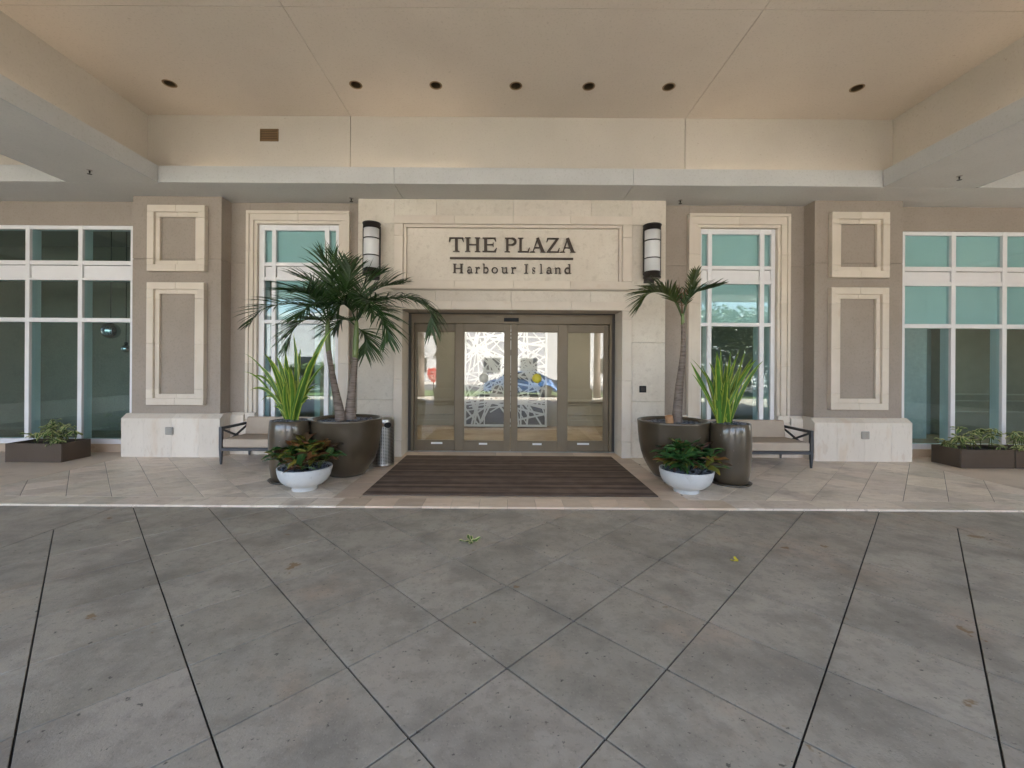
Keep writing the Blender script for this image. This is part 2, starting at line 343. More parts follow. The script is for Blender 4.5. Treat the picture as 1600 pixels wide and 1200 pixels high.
def stripes_mat():
    m = M('brown ribbed mat', (.105, .075, .058), (.145, .108, .085), scale=5, rough=.95, spec=.1, bump=.6, bscale=60); nt = m.node_tree; N = nt.nodes; L = nt.links; b = N['Principled BSDF']
    col = b.inputs['Base Color'].links[0].from_socket
    geo = N.new('ShaderNodeNewGeometry'); sx_ = N.new('ShaderNodeSeparateXYZ'); L.new(geo.outputs['Position'], sx_.inputs[0])
    a = N.new('ShaderNodeMath'); a.operation = 'MULTIPLY'; a.inputs[1].default_value = 30; L.new(sx_.outputs[1], a.inputs[0])
    f = N.new('ShaderNodeMath'); f.operation = 'FLOOR'; L.new(a.outputs[0], f.inputs[0])
    w = N.new('ShaderNodeTexWhiteNoise'); w.noise_dimensions = '1D'; L.new(f.outputs[0], w.inputs['W'])
    # each woven row has its own tone, which also wanders along the row
    cm = N.new('ShaderNodeCombineXYZ'); L.new(sx_.outputs[0], cm.inputs[0]); yy = N.new('ShaderNodeMath'); yy.operation = 'MULTIPLY'; yy.inputs[1].default_value = 7.3; L.new(f.outputs[0], yy.inputs[0]); L.new(yy.outputs[0], cm.inputs[1])
    nz = N.new('ShaderNodeTexNoise'); nz.inputs['Scale'].default_value = 1.6; nz.inputs['Detail'].default_value = 3; L.new(cm.outputs[0], nz.inputs['Vector'])
    ad = N.new('ShaderNodeMath'); ad.operation = 'MULTIPLY_ADD'; ad.inputs[1].default_value = .6; L.new(w.outputs[0], ad.inputs[0]); L.new(nz.outputs[0], ad.inputs[2])
    mr = N.new('ShaderNodeMapRange'); mr.inputs[1].default_value = .4; mr.inputs[2].default_value = 1.2; mr.inputs[3].default_value = .6; mr.inputs[4].default_value = 1.55; L.new(ad.outputs[0], mr.inputs[0])
    h = N.new('ShaderNodeHueSaturation'); L.new(mr.outputs[0], h.inputs['Value']); L.new(col, h.inputs['Color']); L.new(h.outputs[0], b.inputs['Base Color'])
    return m
m_mat = stripes_mat()
def perforated():
    m = M('perforated steel', (.42, .41, .39), rough=.38, metal=1); nt = m.node_tree; N = nt.nodes; L = nt.links; b = N['Principled BSDF']
    tc = N.new('ShaderNodeUVMap'); mp = N.new('ShaderNodeMapping'); mp.inputs['Scale'].default_value = (40, 26, 1); L.new(tc.outputs[0], mp.inputs[0])
    v = N.new('ShaderNodeTexVoronoi'); v.inputs['Randomness'].default_value = 0; v.inputs['Scale'].default_value = 1; v.voronoi_dimensions = '2D'; L.new(mp.outputs[0], v.inputs['Vector'])
    r = N.new('ShaderNodeMapRange'); r.inputs[1].default_value = .36; r.inputs[2].default_value = .32; L.new(v.outputs['Distance'], r.inputs[0])
    x = N.new('ShaderNodeMix'); x.data_type = 'RGBA'; L.new(r.outputs[0], x.inputs[0]); x.inputs[6].default_value = (.42, .41, .39, 1); x.inputs[7].default_value = (.03, .03, .03, 1)
    L.new(x.outputs[2], b.inputs['Base Color']); return m
m_perf = perforated()

# ------------------------------------------------------------------ setting: ground, driveway, walkway
WZ = 0.02
g = MB().add([(-400, -400, -.10), (400, -400, -.10), (400, 400, -.10), (-400, 400, -.10)], [(0, 1, 2, 3)]).build('ground', M('pale asphalt', (.27, .255, .235), (.32, .305, .28), scale=.4, rough=.9), kind='structure')

DX0, DX1, DY0, DY1 = -4.12, 4.33, -2.2, 4.488
drive = MB().box(-14, 14, -6.5, 4.484, -.09, -.010, 0).build('driveway', m_joint, kind='structure')
HS = 0.3985                     # half diagonal step of the 45 degree slab grid
s2 = math.sqrt(.5)
def diag_cells(u0, du, v0, dv, x0, x1, y0, y1):
    """cells between lines X+Y = u0+k*du and X-Y = v0+m*dv"""
    ks = range(int((x0 + y0 - u0) // du) - 1, int((x1 + y1 - u0) // du) + 2); ms = range(int((x0 - y1 - v0) // dv) - 1, int((x1 - y0 - v0) // dv) + 2)
    for k in ks:
        for mm in ms:
            ua, ub = u0 + k * du, u0 + (k + 1) * du; va, vb = v0 + mm * dv, v0 + (mm + 1) * dv
            yield [((u + v) / 2, (u - v) / 2) for u, v in ((ua, va), (ua, vb), (ub, vb), (ub, va))]
def ccw(p):
    a = sum(p[i][0] * p[(i + 1) % len(p)][1] - p[(i + 1) % len(p)][0] * p[i][1] for i in range(len(p)))
    return p if a > 0 else p[::-1]
def drive_gap(cx):
    def d(e):
        along = e[0] * e[1]
        if abs(along) < .3: return .005
        strong = (along < 0) == (cx < .1)          # '\\' joints are wide on one side, '/' joints on the other
        return .0043 if strong else .0047
    return d
for c in diag_cells(2.12, .797, -2.088, .797, DX0, DX1, DY0, DY1):
    p = rect_clip(ccw(c), DX0, DX1, DY0, DY1)
    if len(p) < 3 or area(p) < .004: continue
    cx = sum(q[0] for q in p) / len(p)
    p = inset(p, drive_gap(cx))
    if len(p) < 3: continue
    MB().slab(p, -.03, random.uniform(-.0005, .0005), .001).build('paving_slab', m_slab, drive)
for x0, x1 in ((-14, -9.1), (-9.1, DX0), (DX1, 9.2), (9.2, 14)):
    for y0, y1 in ((-6.5, -2.2), (-2.2, 1.6), (1.6, 4.488)):
        MB().slab([(x0 + .005, y0 + .005), (x1 - .005, y0 + .005), (x1 - .005, y1 - .003), (x0 + .005, y1 - .003)], -.03, 0, .003).build('paving_slab', m_slab, drive)
MB().slab([(DX0 + .005, -6.495), (DX1 - .005, -6.495), (DX1 - .005, -2.205), (DX0 + .005, -2.205)], -.03, 0, .003).build('paving_slab', m_slab, drive)

WX0, WX1 = -6.15, 6.50
walk = MB().box(-14, 14, 4.490, 7.75, -.09, WZ - .006, 0).build('walkway', m_grout, kind='structure')
MX0, MX1 = -1.645, 1.775        # door mat
BX0, BX1 = MX0 - .30, MX1 + .30
TS = .52
for c in diag_cells(.84, TS, -1.30, TS, WX0, WX1, 4.75, 7.2):
    for a0, a1 in ((WX0, BX0), (BX1, WX1)):
        p = rect_clip(ccw(c), a0, a1, 4.762, 7.2)
        if len(p) < 3 or area(p) < .003: continue
        p = inset(p, lambda e: .0028)
        if len(p) < 3: continue
        MB().slab(p, 0, WZ + random.uniform(-.0006, .0006), .0015).build('paving_tile', m_trav, walk)
x = -14.0
while x < 14:
    MB().slab([(x + .0015, 4.486), (x + .3035, 4.486), (x + .3035, 4.760), (x + .0015, 4.760)], -.02, WZ, .002).build('border_tile', m_trav2 if -2.1 < x < 2.2 else m_trav, walk)
    x += .305
for x0 in (BX0, MX1):
    y = 4.762
    while y < 7.0:
        y1 = min(y + .305, 7.04)
        MB().slab([(x0 + .0015, y + .0015), (x0 + .2985, y + .0015), (x0 + .2985, y1 - .0015), (x0 + .0015, y1 - .0015)], 0, WZ, .0015).build('border_tile', m_trav2, walk); y = y1
MB().slab([(MX0 + .002, 4.764), (MX1 - .002, 4.764), (MX1 - .002, 7.04), (MX0 + .002, 7.04)], 0, WZ - .003, .002).build('mat_bed', m_trav2, walk)
for k in range(9):
    a = BX0 + k * (BX1 - BX0) / 9; MB().slab([(a + .0015, 7.042), (a + (BX1 - BX0) / 9 - .0015, 7.042), (a + (BX1 - BX0) / 9 - .0015, 7.385), (a + .0015, 7.385)], 0, WZ, .0015).build('border_tile', m_trav2, walk)
for x0, x1 in ((-14, WX0 - .004), (WX1 + .004, 14)):
    MB().slab([(x0, 4.764), (x1, 4.764), (x1, 7.26), (x0, 7.26)], 0, WZ, .002).build('apron_slab', m_apron, walk)

# ------------------------------------------------------------------ canopy over the forecourt
SZ, LZ, CZ = 4.30, 4.552, 5.50
YB, YU = 6.42, 6.72
LX, RX = -5.317, 5.737
ULX, URX = -5.73, 6.157
YF = -1.2
canopy = thing('canopy', 'beige coffered porte cochere canopy with grey soffit beams over the entrance forecourt', 'canopy', (0, 1, SZ))
def part(name, x0, x1, y0, y1, z0, z1, mat, c=.004, parent=None): return box(name, x0, x1, y0, y1, z0, z1, mat, parent or canopy, c)
G = .004
# back beam: soffit panels between the joints, fascia lip in front
for x0, x1 in ((-13, -6.73), (-6.73, LX), (LX, -1.72), (-1.72, 1.93), (1.93, RX), (RX, 7.2), (7.2, 13)):
    part('soffit_panel', x0 + (G if x0 in (-1.72, 1.93) else 0), x1 - (G if x1 in (-1.72, 1.93) else 0), YB + .03, 7.55, SZ, SZ + .2, m_grey, .002)
for x0, x1 in ((LX, -1.72), (-1.72, 1.93), (1.93, RX)):
    part('fascia_panel', x0 + G * .5, x1 - G * .5, YB, YB + .028, SZ - .001, LZ, m_lip, .003)
    part('cove_ledge', x0, x1, YB + .028, YU, LZ - .05, LZ - .004, m_lip, 0)
# side beams and front beam of the middle coffer
for xa, xb, xi, xo, s in ((-6.73, LX, LX, -6.73, -1), (RX, 7.2, RX, 7.2, 1)):
    part('soffit_panel', xa + .028, xb - .028, YF + .028, YB + .03 - .002, SZ, SZ + .2, m_grey, .002)
    for xf in (xi, xo):
        ins = -1 if xf == xi and s > 0 or xf == xo and s < 0 else 1
        a, b = (xf, xf + .028) if xf == xa else (xf - .028, xf)
        part('fascia_panel', a, b, YF, YB, SZ - .001, LZ, m_lip, .003)
    part('cove_ledge', xa + .03, xb - .03, YF, YB, LZ - .05, LZ - .004, m_lip, 0)
part('soffit_panel', -13, 13, -2.8, YF, SZ, SZ + .2, m_grey, .002)
part('fascia_panel', LX, RX, YF + .0, YF + .028, SZ - .001, LZ, m_lip, .003)
part('cove_ledge', -13, 13, YF - .3, YF - .001, LZ - .05, LZ - .004, m_lip, 0)
# upper coffer walls
for x0, x1 in ((ULX, -2.50), (-2.50, 2.84), (2.84, URX)):
    part('coffer_wall', x0 + (G if x0 == -2.5 or x0 == 2.84 else 0), x1 - (G if x1 in (-2.5, 2.84) else 0), YU, YU + .12, LZ - .05, CZ + .01, m_cream, .002)
for x0, x1 in ((ULX - .12, ULX), (URX, URX + .12)): part('coffer_wall', x0, x1, YF - .3, YU + .12, LZ - .05, CZ + .01, m_cream, .002)
part('coffer_wall', ULX, URX, YF - .3, YF - .18, LZ - .05, CZ + .01, m_cream, .002)
part('coffer_backing', ULX, URX, YU + .125, YU + .2, LZ - .05, CZ + .01, m_joint, 0)
# ceiling panels, holed for the downlights
LIGHTS = [XP(px, 5.97, 133) for px in (265, 556, 681, 806, 920, 1045, 1339)]
LY, LR = 5.97, .074
def ceiling_panel(x0, x1, y0, y1, holes):
    mb = MB(); h = .13
    ys = sorted({y0, y1} | ({LY - h, LY + h} if holes else set())); xs = sorted({x0, x1} | {q for X in holes for q in (X - h, X + h)})
    for i in range(len(xs) - 1):
        for j in range(len(ys) - 1):
            a, b, c, d = xs[i], xs[i + 1], ys[j], ys[j + 1]; mx, my = (a + b) / 2, (c + d) / 2
            hit = [X for X in holes if abs(mx - X) < .02 and abs(my - LY) < .02]
            if not hit: mb.add([(a, c, CZ), (b, c, CZ), (b, d, CZ), (a, d, CZ)], [(3, 2, 1, 0)]); continue
            vs = []; n = 32
            for k in range(n):
                w = 2 * math.pi * k / n; ca, sa = math.cos(w), math.sin(w); q = h / max(abs(ca), abs(sa))
                vs += [(hit[0] + q * ca, LY + q * sa, CZ), (hit[0] + LR * ca, LY + LR * sa, CZ)]
            mb.add(vs, [(2 * k, 2 * k + 1, (2 * k + 3) % (2 * n), (2 * k + 2) % (2 * n)) for k in range(n)])
    for (a, c), (b, d) in (((x0, y0), (x1, y0)), ((x1, y0), (x1, y1)), ((x1, y1), (x0, y1)), ((x0, y1), (x0, y0))):
        mb.add([(a, c, CZ), (b, d, CZ), (b, d, CZ + .03), (a, c, CZ + .03)], [(0, 1, 2, 3)])
    mb.build('ceiling_panel', m_ceil, canopy)
for x0, x1 in ((ULX, -2.503), (-2.497, 2.837), (2.843, URX)):
    ceiling_panel(x0, x1, 4.685, YU, [X for X in LIGHTS if x0 < X < x1]); ceiling_panel(x0, x1, YF - .2, 4.677, [])
part('ceiling_backing', ULX, URX, YF - .2, YU, CZ + .20, CZ + .24, m_joint, 0)
# side coffers
for xa, xb in ((-12.2, -6.73), (7.2, 12.2)):
    xo = xa if xa < 0 else xb
    part('fascia_panel', xa, xb, YB, YB + .028, SZ - .001, LZ, m_lip, .003)
    part('cove_ledge', xa, xb, YB + .028, YU, LZ - .05, LZ - .004, m_lip, 0)
    part('coffer_wall', xa - .1, xb + .1, YU, YU + .12, LZ - .05, CZ, m_cream, .002)
    part('coffer_wall', (xb if xa < 0 else xa - .0) + (.30 if xa < 0 else -.38), (xb if xa < 0 else xa) + (.38 if xa < 0 else -.30), YF, YU, LZ - .05, CZ, m_cream, .002)
    part('ceiling_panel', xa - .3, xb + .3, YF - .2, YU, CZ, CZ + .03, m_ceil, 0)
    part('soffit_panel', xo - .8 if xa < 0 else xo, xo if xa < 0 else xo + .8, YF, YB, SZ, SZ + .2, m_grey, .002)
part('roof_slab', -13, 13, -2.9, 14.2, CZ + .25, CZ + .7, m_grey, .01)
for a in ((-13, -12.9, -2.8, 7.5), (12.9, 13, -2.8, 7.5), (-13, 13, -2.88, -2.8)): part('outer_fascia', *a, SZ - .02, CZ + .25, m_lip, .004)
# lit cove strips lying on the ledges (some lengths are out)
m_cove = emit('warm cove lamp', (1, .82, .62), .75)
def cove(x0, x1, y0, y1): part('cove_light', x0, x1, y0, y1, LZ - .003, LZ + .012, m_cove, 0)
cove(XP(300, YU), XP(395, YU), YU - .045, YU - .02); cove(XP(527, YU), XP(735, YU), YU - .045, YU - .02); cove(XP(1066, YU), XP(1240, YU), YU - .05, YU - .035); cove(XP(1290, YU), XP(1370, YU), YU - .05, YU - .04)
for x0 in (ULX + .03, URX - .055):
    for y0, y1 in ((.2, 2.6), (3.0, 5.6)): cove(x0, x0 + .025, y0, y1)

names = ['recessed downlight nearest the vent grille over the window', 'recessed downlight beside the ceiling joint on the vent grille side',
         'recessed downlight over the left edge of the sign panel', 'recessed downlight centred above the sign lettering', 'recessed downlight over the sign panel end by the card reader',
         'recessed downlight beside the ceiling joint away from the vent', 'recessed downlight alone near the ceiling corner away from the vent']
names[2] = 'recessed downlight above the start of the sign lettering'
cup = MB().lathe([(LR - .004, 0), (LR - .012, .06), (.052, .13), (0, .13)], 24, cap=False).mesh('cone', m_brass)
trim = MB().lathe([(LR - .006, -.001), (LR + .012, -.006), (LR + .016, -.003), (LR + .016, .0)], 32, cap=False).mesh('trim_ring', m_vent)
bulb = MB().lathe([(0, .095), (.03, .10), (.04, .125)], 16).mesh('bulb', m_bulb)
for X, lb in zip(LIGHTS, names):
    t = local('downlight', lb, 'downlight', (X, LY, CZ), 'recessed downlights in the canopy ceiling')
    link('cone', cup, t); link('trim_ring', trim, t); link('bulb', bulb, t)
# vent
vx0, vx1, vz0, vz1 = XP(407, YU, 210), XP(435.5, YU, 210), ZP(221, YU, 421), ZP(202, YU, 421)
vt = thing('vent_grille', 'small brown louvred vent grille on the cream coffer wall', 'vent', ((vx0 + vx1) / 2, YU, vz0))
box('backing', vx0, vx1, YU - .006, YU - .001, vz0, vz1, m_bronzed, vt, 0)
for a in ((vx0, vx0 + .014, vz0, vz1), (vx1 - .014, vx1, vz0, vz1), (vx0 + .014, vx1 - .014, vz0, vz0 + .014), (vx0 + .014, vx1 - .014, vz1 - .014, vz1)): box('frame', a[0], a[1], YU - .018, YU - .006, a[2], a[3], m_vent, vt, .001)
for k in range(6):
    z = vz0 + .02 + k * (vz1 - vz0 - .035) / 6
    MB().prism([(YU - .016, z), (YU - .013, z), (YU - .007, z + .02), (YU - .010, z + .02)], 'x', vx0 + .014, vx1 - .014).build('slat', m_vent, vt)
# sprinklers
for (px, py, Y), lb in zip(((140, 266, 6.04), (549, 314, 6.98), (1063, 319, 6.98), (1499, 275, 6.05)),
                           ('brass sprinkler head under the grey beam on the vent side', 'brass sprinkler head above the sconce by the twin trunk palm', 'brass sprinkler head above the sconce by the single trunk palm', 'brass sprinkler head under the grey beam far from the vent')):
    t = local('sprinkler', lb, 'sprinkler', (XP(px, Y, py), Y, SZ), 'ceiling sprinkler heads')
    MB().lathe([(.035, -.002), (.032, -.008), (.012, -.010)], 16).build('escutcheon', m_outlet, t)
    MB().lathe([(.011, -.010), (.011, -.03), (.006, -.045), (.006, -.055)], 10).build('nozzle', m_iron, t)
    MB().lathe([(.028, -.055), (.030, -.058), (.028, -.060)], 14).build('deflector', m_iron, t)

# ------------------------------------------------------------------ stucco walls, pillars
PILL = {'l': (-6.17, -4.705), 'r': (5.09, 6.545)}
GZ = 3.262
def wall_panels(t, x0, x1, z0, z1, y=7.2):
    if z0 < GZ < z1:
        box('stucco_panel', x0, x1, y, y + .28, z0, GZ - .005, m_stucco, t, .003); box('stucco_panel', x0, x1, y, y + .28, GZ + .005, z1, m_stucco, t, .003)
        box('joint_backing', x0 + .01, x1 - .01, y + .012, y + .27, GZ - .02, GZ + .02, m_stucco, t, 0)
    else: box('stucco_panel', x0, x1, y, y + .28, z0, z1, m_stucco, t, .003)
TW = {'l': dict(sx0=XP(385, 7.15, 480), sx1=XP(546, 7.15, 480), fx0=XP(404, 7.2, 500), fx1=XP(527.5, 7.2, 500)),
      'r': dict(sx0=XP(1075, 7.15, 480), sx1=XP(1233.5, 7.15, 480), fx0=XP(1092.5, 7.2, 500), fx1=XP(1214, 7.2, 500))}
PX0, PX1 = -2.467, 2.65         # portal edges
SURT, FRT, FRB = 4.14, 3.915, .60
for s, lb in (('l', 'taupe stucco wall behind the twin trunk palm, round the tall window'), ('r', 'taupe stucco wall behind the single trunk palm, round the tall window')):
    w = TW[s]; a, b = (PILL['l'][1] - .1, PX0 + .05) if s == 'l' else (PX1 - .05, PILL['r'][0] + .1)
    t = thing('stucco_wall', lb, 'wall', ((a + b) / 2, 7.2, 0), 'stucco walls beside the portal')
    wall_panels(t, a, w['sx0'] + .03, .5, SZ); wall_panels(t, w['sx1'] - .03, b, .5, SZ); wall_panels(t, w['sx0'] + .032, w['sx1'] - .032, SURT - .03, SZ)
    box('stucco_panel', w['sx0'] + .032, w['sx1'] - .032, 7.2, 7.48, 0, FRB - .004, m_stucco, t, 0)
    n = 4; edges = [a + .1, w['sx0'] - .003, w['sx0'] + .6 * (w['sx1'] - w['sx0']), w['sx1'] + .003, b - .05]
    for k in range(4):
        x0, x1 = edges[k] + .0015, edges[k + 1] - .0015; top = FRB - .003 if k in (1, 2) else .715
        MB().prism([(7.198, WZ), (7.09, WZ), (7.09, top - .045), (7.14, top), (7.198, top)], 'x', x0, x1).build('base_stone', m_base, t)
for s, lb in (('l', 'taupe stucco wall around the wide window with hanging globe lamps'), ('r', 'taupe stucco wall around the wide window with pale roller shades')):
    a, b = (-13, PILL['l'][0] + .08) if s == 'l' else (PILL['r'][1] - .08, 13)
    t = thing('stucco_wall', lb, 'wall', ((a + b) / 2, 7.2, 0), 'stucco walls over the wide windows')
    top = ZP(352, 7.2, 100) if s == 'l' else ZP(362, 7.2, 1500)
    box('stucco_panel', a, b, 7.2, 7.48, top + .003, SZ, m_stucco, t, .003)
    box('stucco_panel', a, b, 7.2, 7.48, 0, .155, m_trav2, t, .003)
    if s == 'l': box('stucco_panel', -6.36, b, 7.2, 7.48, .158, top, m_stucco, t, .003)
    else: box('stucco_panel', a, 6.765, 7.2, 7.48, .158, top, m_stucco, t, .003)

def ring_stones(t, x0, x1, z0, z1, yb, splits, w1=.11, w2=.07, d1=.085, d2=.045, mat=None):
    """a stepped stone frame: outer band proud by d1, inner band by d2; pieces butted"""
    mat = mat or m_trim; o = w1 + w2; mid = (x0 + x1) / 2; g = .0012
    def piece(a0, a1, c0, c1, nm='frame_stone'):
        pass
    # top and bottom: two stones each; L-section towards the opening
    for zt, sgn in ((z1, -1), (z0, 1)):
        for xa, xb, in ((x0, mid), (mid, x1)):
            mb = MB(); xa2, xb2 = (xa + g, xb - g)
            mb.box(xa2, xb2, yb - d1, yb, zt, zt + sgn * w1, .004)
            ia, ib = (max(xa2, x0 + w1), min(xb2, x1 - w1)); mb.box(ia, ib, yb - d2, yb, zt + sgn * w1, zt + sgn * o, .004)
            mb.build('frame_stone', mat, t)
    zs = [z0 + w1] + splits + [z1 - w1]
    for k in range(len(zs) - 1):
        for xs, sgn in ((x0, 1), (x1, -1)):
            mb = MB(); a, b = zs[k] + g, zs[k + 1] - g
            mb.box(xs, xs + sgn * w1, yb - d1, yb, a, b, .004)
            a2 = z0 + o if k == 0 else a; b2 = z1 - o if k == len(zs) - 2 else b
            mb.box(xs + sgn * w1, xs + sgn * o, yb - d2, yb, a2, b2, .004); mb.build('frame_stone', mat, t)

YC = 6.95
for s, lb in (('l', 'stucco pillar with two stone panel frames beside the bench half hidden by the twin trunk palm pots'), ('r', 'stucco pillar with two stone panel frames beside the bench by the single trunk palm')):
    x0, x1 = PILL[s]; t = thing('pillar', lb, 'pillar', ((x0 + x1) / 2, 7.1, 0), 'stucco pillars with framed panels')
    if s == 'l': t['label'] = 'stucco pillar with two stone panel frames beside the wide window with globe lamps'
    else: t['label'] = 'stucco pillar with two stone panel frames beside the wide window with roller shades'
    box('shaft', x0, x1, YC, 7.42, .70, GZ - .005, m_stucco, t, .004); box('shaft', x0, x1, YC, 7.42, GZ + .005, SZ, m_stucco, t, .004)
    box('joint_backing', x0 + .012, x1 - .012, YC + .012, 7.41, GZ - .02, GZ + .02, m_stucco, t, 0)
    yf = YC - .085
    if s == 'l':
        up = (XP(229, yf, 370), XP(319.5, yf, 370), ZP(423.5, yf, 275), ZP(320, yf, 275)); lo = (XP(228, yf, 540), XP(318, yf, 540), ZP(633, yf, 275), ZP(441, yf, 275))
    else:
        up = (XP(1300.5, yf, 380), XP(1391, yf, 380), ZP(433.5, yf, 1345), ZP(331, yf, 1345)); lo = (XP(1299, yf, 540), XP(1389.5, yf, 540), ZP(640.5, yf, 1345), ZP(449, yf, 1345))
    ring_stones(t, *up, YC, [up[2] + .2, up[3] - .2]); ring_stones(t, *lo, YC, [lo[2] + .26, (lo[2] + lo[3]) / 2, lo[3] - .26])
    bx0, bx1 = x0 - .06, x1 + .075
    if s == 'r': bx0, bx1 = x0 - .075, x1 + .06
    cuts = [bx0, bx0 + .37, bx0 + .82, bx0 + 1.26, bx1]
    for k in range(4): MB().prism([(7.196, WZ), (6.83, WZ), (6.83, .645), (6.925, .715), (7.196, .715)], 'x', cuts[k] + .0012, cuts[k + 1] - .0012).build('base_stone', m_base, t)

# outlets and card reader
for px, py, lb in ((265.5, 673, 'grey outlet box on the pillar base near the planter below the globe lamps'), (1351, 680, 'grey outlet box on the pillar base near the paired planter boxes')):
    Y = 6.83; x, z = XP(px, Y, py), ZP(py, Y, px); t = local('outlet_box', lb, 'outlet', (x, Y, z), 'outdoor outlet boxes')
    MB().box(-.062, .062, -.03, -.001, -.062, .062, .008).build('cover', m_outlet, t); MB().box(-.04, -.004, -.036, -.030, -.04, .045, .003).build('flap', m_outlet, t); MB().box(.006, .042, -.036, -.030, -.04, .045, .003).build('flap', m_outlet, t)
t = local('card_reader', 'small black card reader on the limestone portal beside the doors', 'card reader', (XP(1004, 7, 608), 7.0, ZP(608, 7, 1004)))
MB().box(-.055, .055, -.025, -.001, -.055, .055, .004).build('body', m_black, t); MB().box(-.035, .035, -.028, -.025, -.03, .03, .001).build('key_plate', m_iron, t)

for x0, x1, lb in ((-13.1, -12.8, 'taupe stucco side wall closing the forecourt on the vent side'), (12.8, 13.1, 'taupe stucco side wall closing the forecourt opposite the vent side')):
    t = thing('stucco_wall', lb, 'wall', ((x0 + x1) / 2, 3, 0), 'stucco side walls of the forecourt')
    for y0, y1 in ((-1.0, 1.7), (1.7, 4.4), (4.4, 7.19)): box('stucco_panel', x0, x1, y0 + .005, y1 - .005, .5, SZ - .003, m_stucco, t, .003); box('base_stone', x0 - .05, x1 + .05, y0 + .002, y1 - .002, 0, .495, m_base, t, .01)
for x0, x1, lb in ((-2.75, -1.85, 'stucco canopy pillar at the forecourt edge behind the shield sign'), (2.4, 3.35, 'stucco canopy pillar at the forecourt edge behind the parked car')):
    t = thing('canopy_pillar', lb, 'pillar', ((x0 + x1) / 2, -2.2, 0), 'pillars holding the canopy front')
    box('shaft', x0, x1, -2.6, -1.7, .7, SZ - .003, m_stucco, t, .004); box('base', x0 - .08, x1 + .08, -2.68, -1.62, 0, .698, m_base, t, .02)
# ------------------------------------------------------------------ limestone portal
PY = 7.0
portal = thing('entrance_portal', 'cream limestone portal of cut blocks framing the sliding doors', 'portal', (.09, PY, 0))
fx0, fx1 = -1.862, 2.085; ix0, ix1 = -1.713, 1.925
z338, z351, z439, z451, z471, z485 = 4.021, 3.883, 2.947, 2.819, 2.606, 2.462
g = .0014
def block(x0, x1, z0, z1, y0=PY, y1=7.38, mat=None, nm='stone_block', c=.003): return box(nm, x0 + g, x1 - g, y0, y1, z0 + g, z1 - g, mat or m_stone, portal, c)
for x0, x1 in ((PX0, fx0), (fx1, PX1)):
    for z0, z1 in ((WZ, .957), (.957, 1.936), (1.936, 2.812), (2.812, z351), (z351, SZ)): block(x0, x1, z0, z1)
for x0, x1 in ((fx0, -1.17), (-1.17, .117), (.117, 1.404), (1.404, fx1)): block(x0, x1, z338, SZ)
# sign frame: outer band and inner step
for zt, zb, row in ((z338, z351, 't'), (z439, z451, 'b')):
    for x0, x1 in ((fx0, -.86), (-.86, .117), (.117, 1.06), (1.06, fx1)): block(x0, x1, zb if row == 't' else z451, zt if row == 't' else z439, PY - .03, 7.38, m_trim, 'frame_stone')
for x0, x1 in ((fx0, ix0), (ix1, fx1)):
    for z0, z1 in ((z439, 3.68), (3.68, z351)): block(x0, x1, z0, z1, PY - .03, 7.38, m_trim, 'frame_stone')
for a in ((ix0, ix1, z351 - .05, z351), (ix0, ix0 + .05, z439, z351 - .05), (ix1 - .05, ix1, z439, z351 - .05)): block(*a, PY + .0, 7.38, m_trim, 'frame_stone')
block(ix0 + .05, ix1 - .05, z439, z351 - .05, PY + .045, 7.38, m_stone, 'sign_panel')
# cornice moulding and course below it
for x0, x1 in ((fx0 - .05, .117), (.117, fx1 + .05)):
    MB().prism([(PY + .1, z451 - .002), (PY - .05, z451 - .002), (PY - .05, z451 - .012), (PY - .012, z451 - .030), (PY + .1, z451 - .030)], 'x', x0 + g, x1 - g).build('moulding', m_trim, portal)
for x0, x1 in ((fx0, -1.17), (-1.17, .08), (.08, 1.40), (1.40, fx1)): block(x0, x1, z471, z451 - .032)
# architrave
for x0, x1 in ((fx0, -.9), (-.9, .09), (.09, 1.08), (1.08, fx1)): block(x0, x1, z485, z471, PY - .03, 7.45, m_trim, 'trim_stone')
for x0, x1 in ((fx0, ix0), (ix1, fx1)):
    for k, (z0, z1) in enumerate(((WZ, .29), (.29, 1.3), (1.3, 2.31), (2.31, z485))): block(x0, x1, z0, z1, PY - (.04 if k == 0 else .03), 7.45, m_trim, 'trim_stone')
for x0, x1 in ((fx0 - .02, fx0), (fx1, fx1 + .02)): pass

# sign lettering: serif letters built from strokes (unit cap height, unit width)
def stroke(pts, w):
    n = len(pts); w = w if hasattr(w, '__len__') else [w] * n; L_, R_ = [], []
    for i in range(n):
        a = Vector(pts[max(i - 1, 0)]); b = Vector(pts[min(i + 1, n - 1)]); d = (b - a).normalized(); nn = Vector((-d.y, d.x)); p = Vector(pts[i])
        L_.append(p + nn * w[i] / 2); R_.append(p - nn * w[i] / 2)
    return [tuple(p) for p in L_ + R_[::-1]]
def rect(x0, x1, z0, z1): return [(x0, z0), (x1, z0), (x1, z1), (x0, z1)]
def arc(cx, cz, rx, rz, a0, a1, n=12): return [(cx + rx * math.cos(R(a0 + (a1 - a0) * i / n)), cz + rz * math.sin(R(a0 + (a1 - a0) * i / n))) for i in range(n + 1)]
def bw(n, lo, hi): return [lo + (hi - lo) * math.sin(math.pi * i / n) for i in range(n + 1)]
def serif(x, z, w=.16, up=True): return [(x - w, z), (x + w, z), (x + w, z + .035), (x + w * .5, z + .065), (x - w * .5, z + .065), (x - w, z + .035)] if up else [(x - w, z), (x - w, z - .035), (x - w * .5, z - .065), (x + w * .5, z - .065), (x + w, z - .035), (x + w, z)]
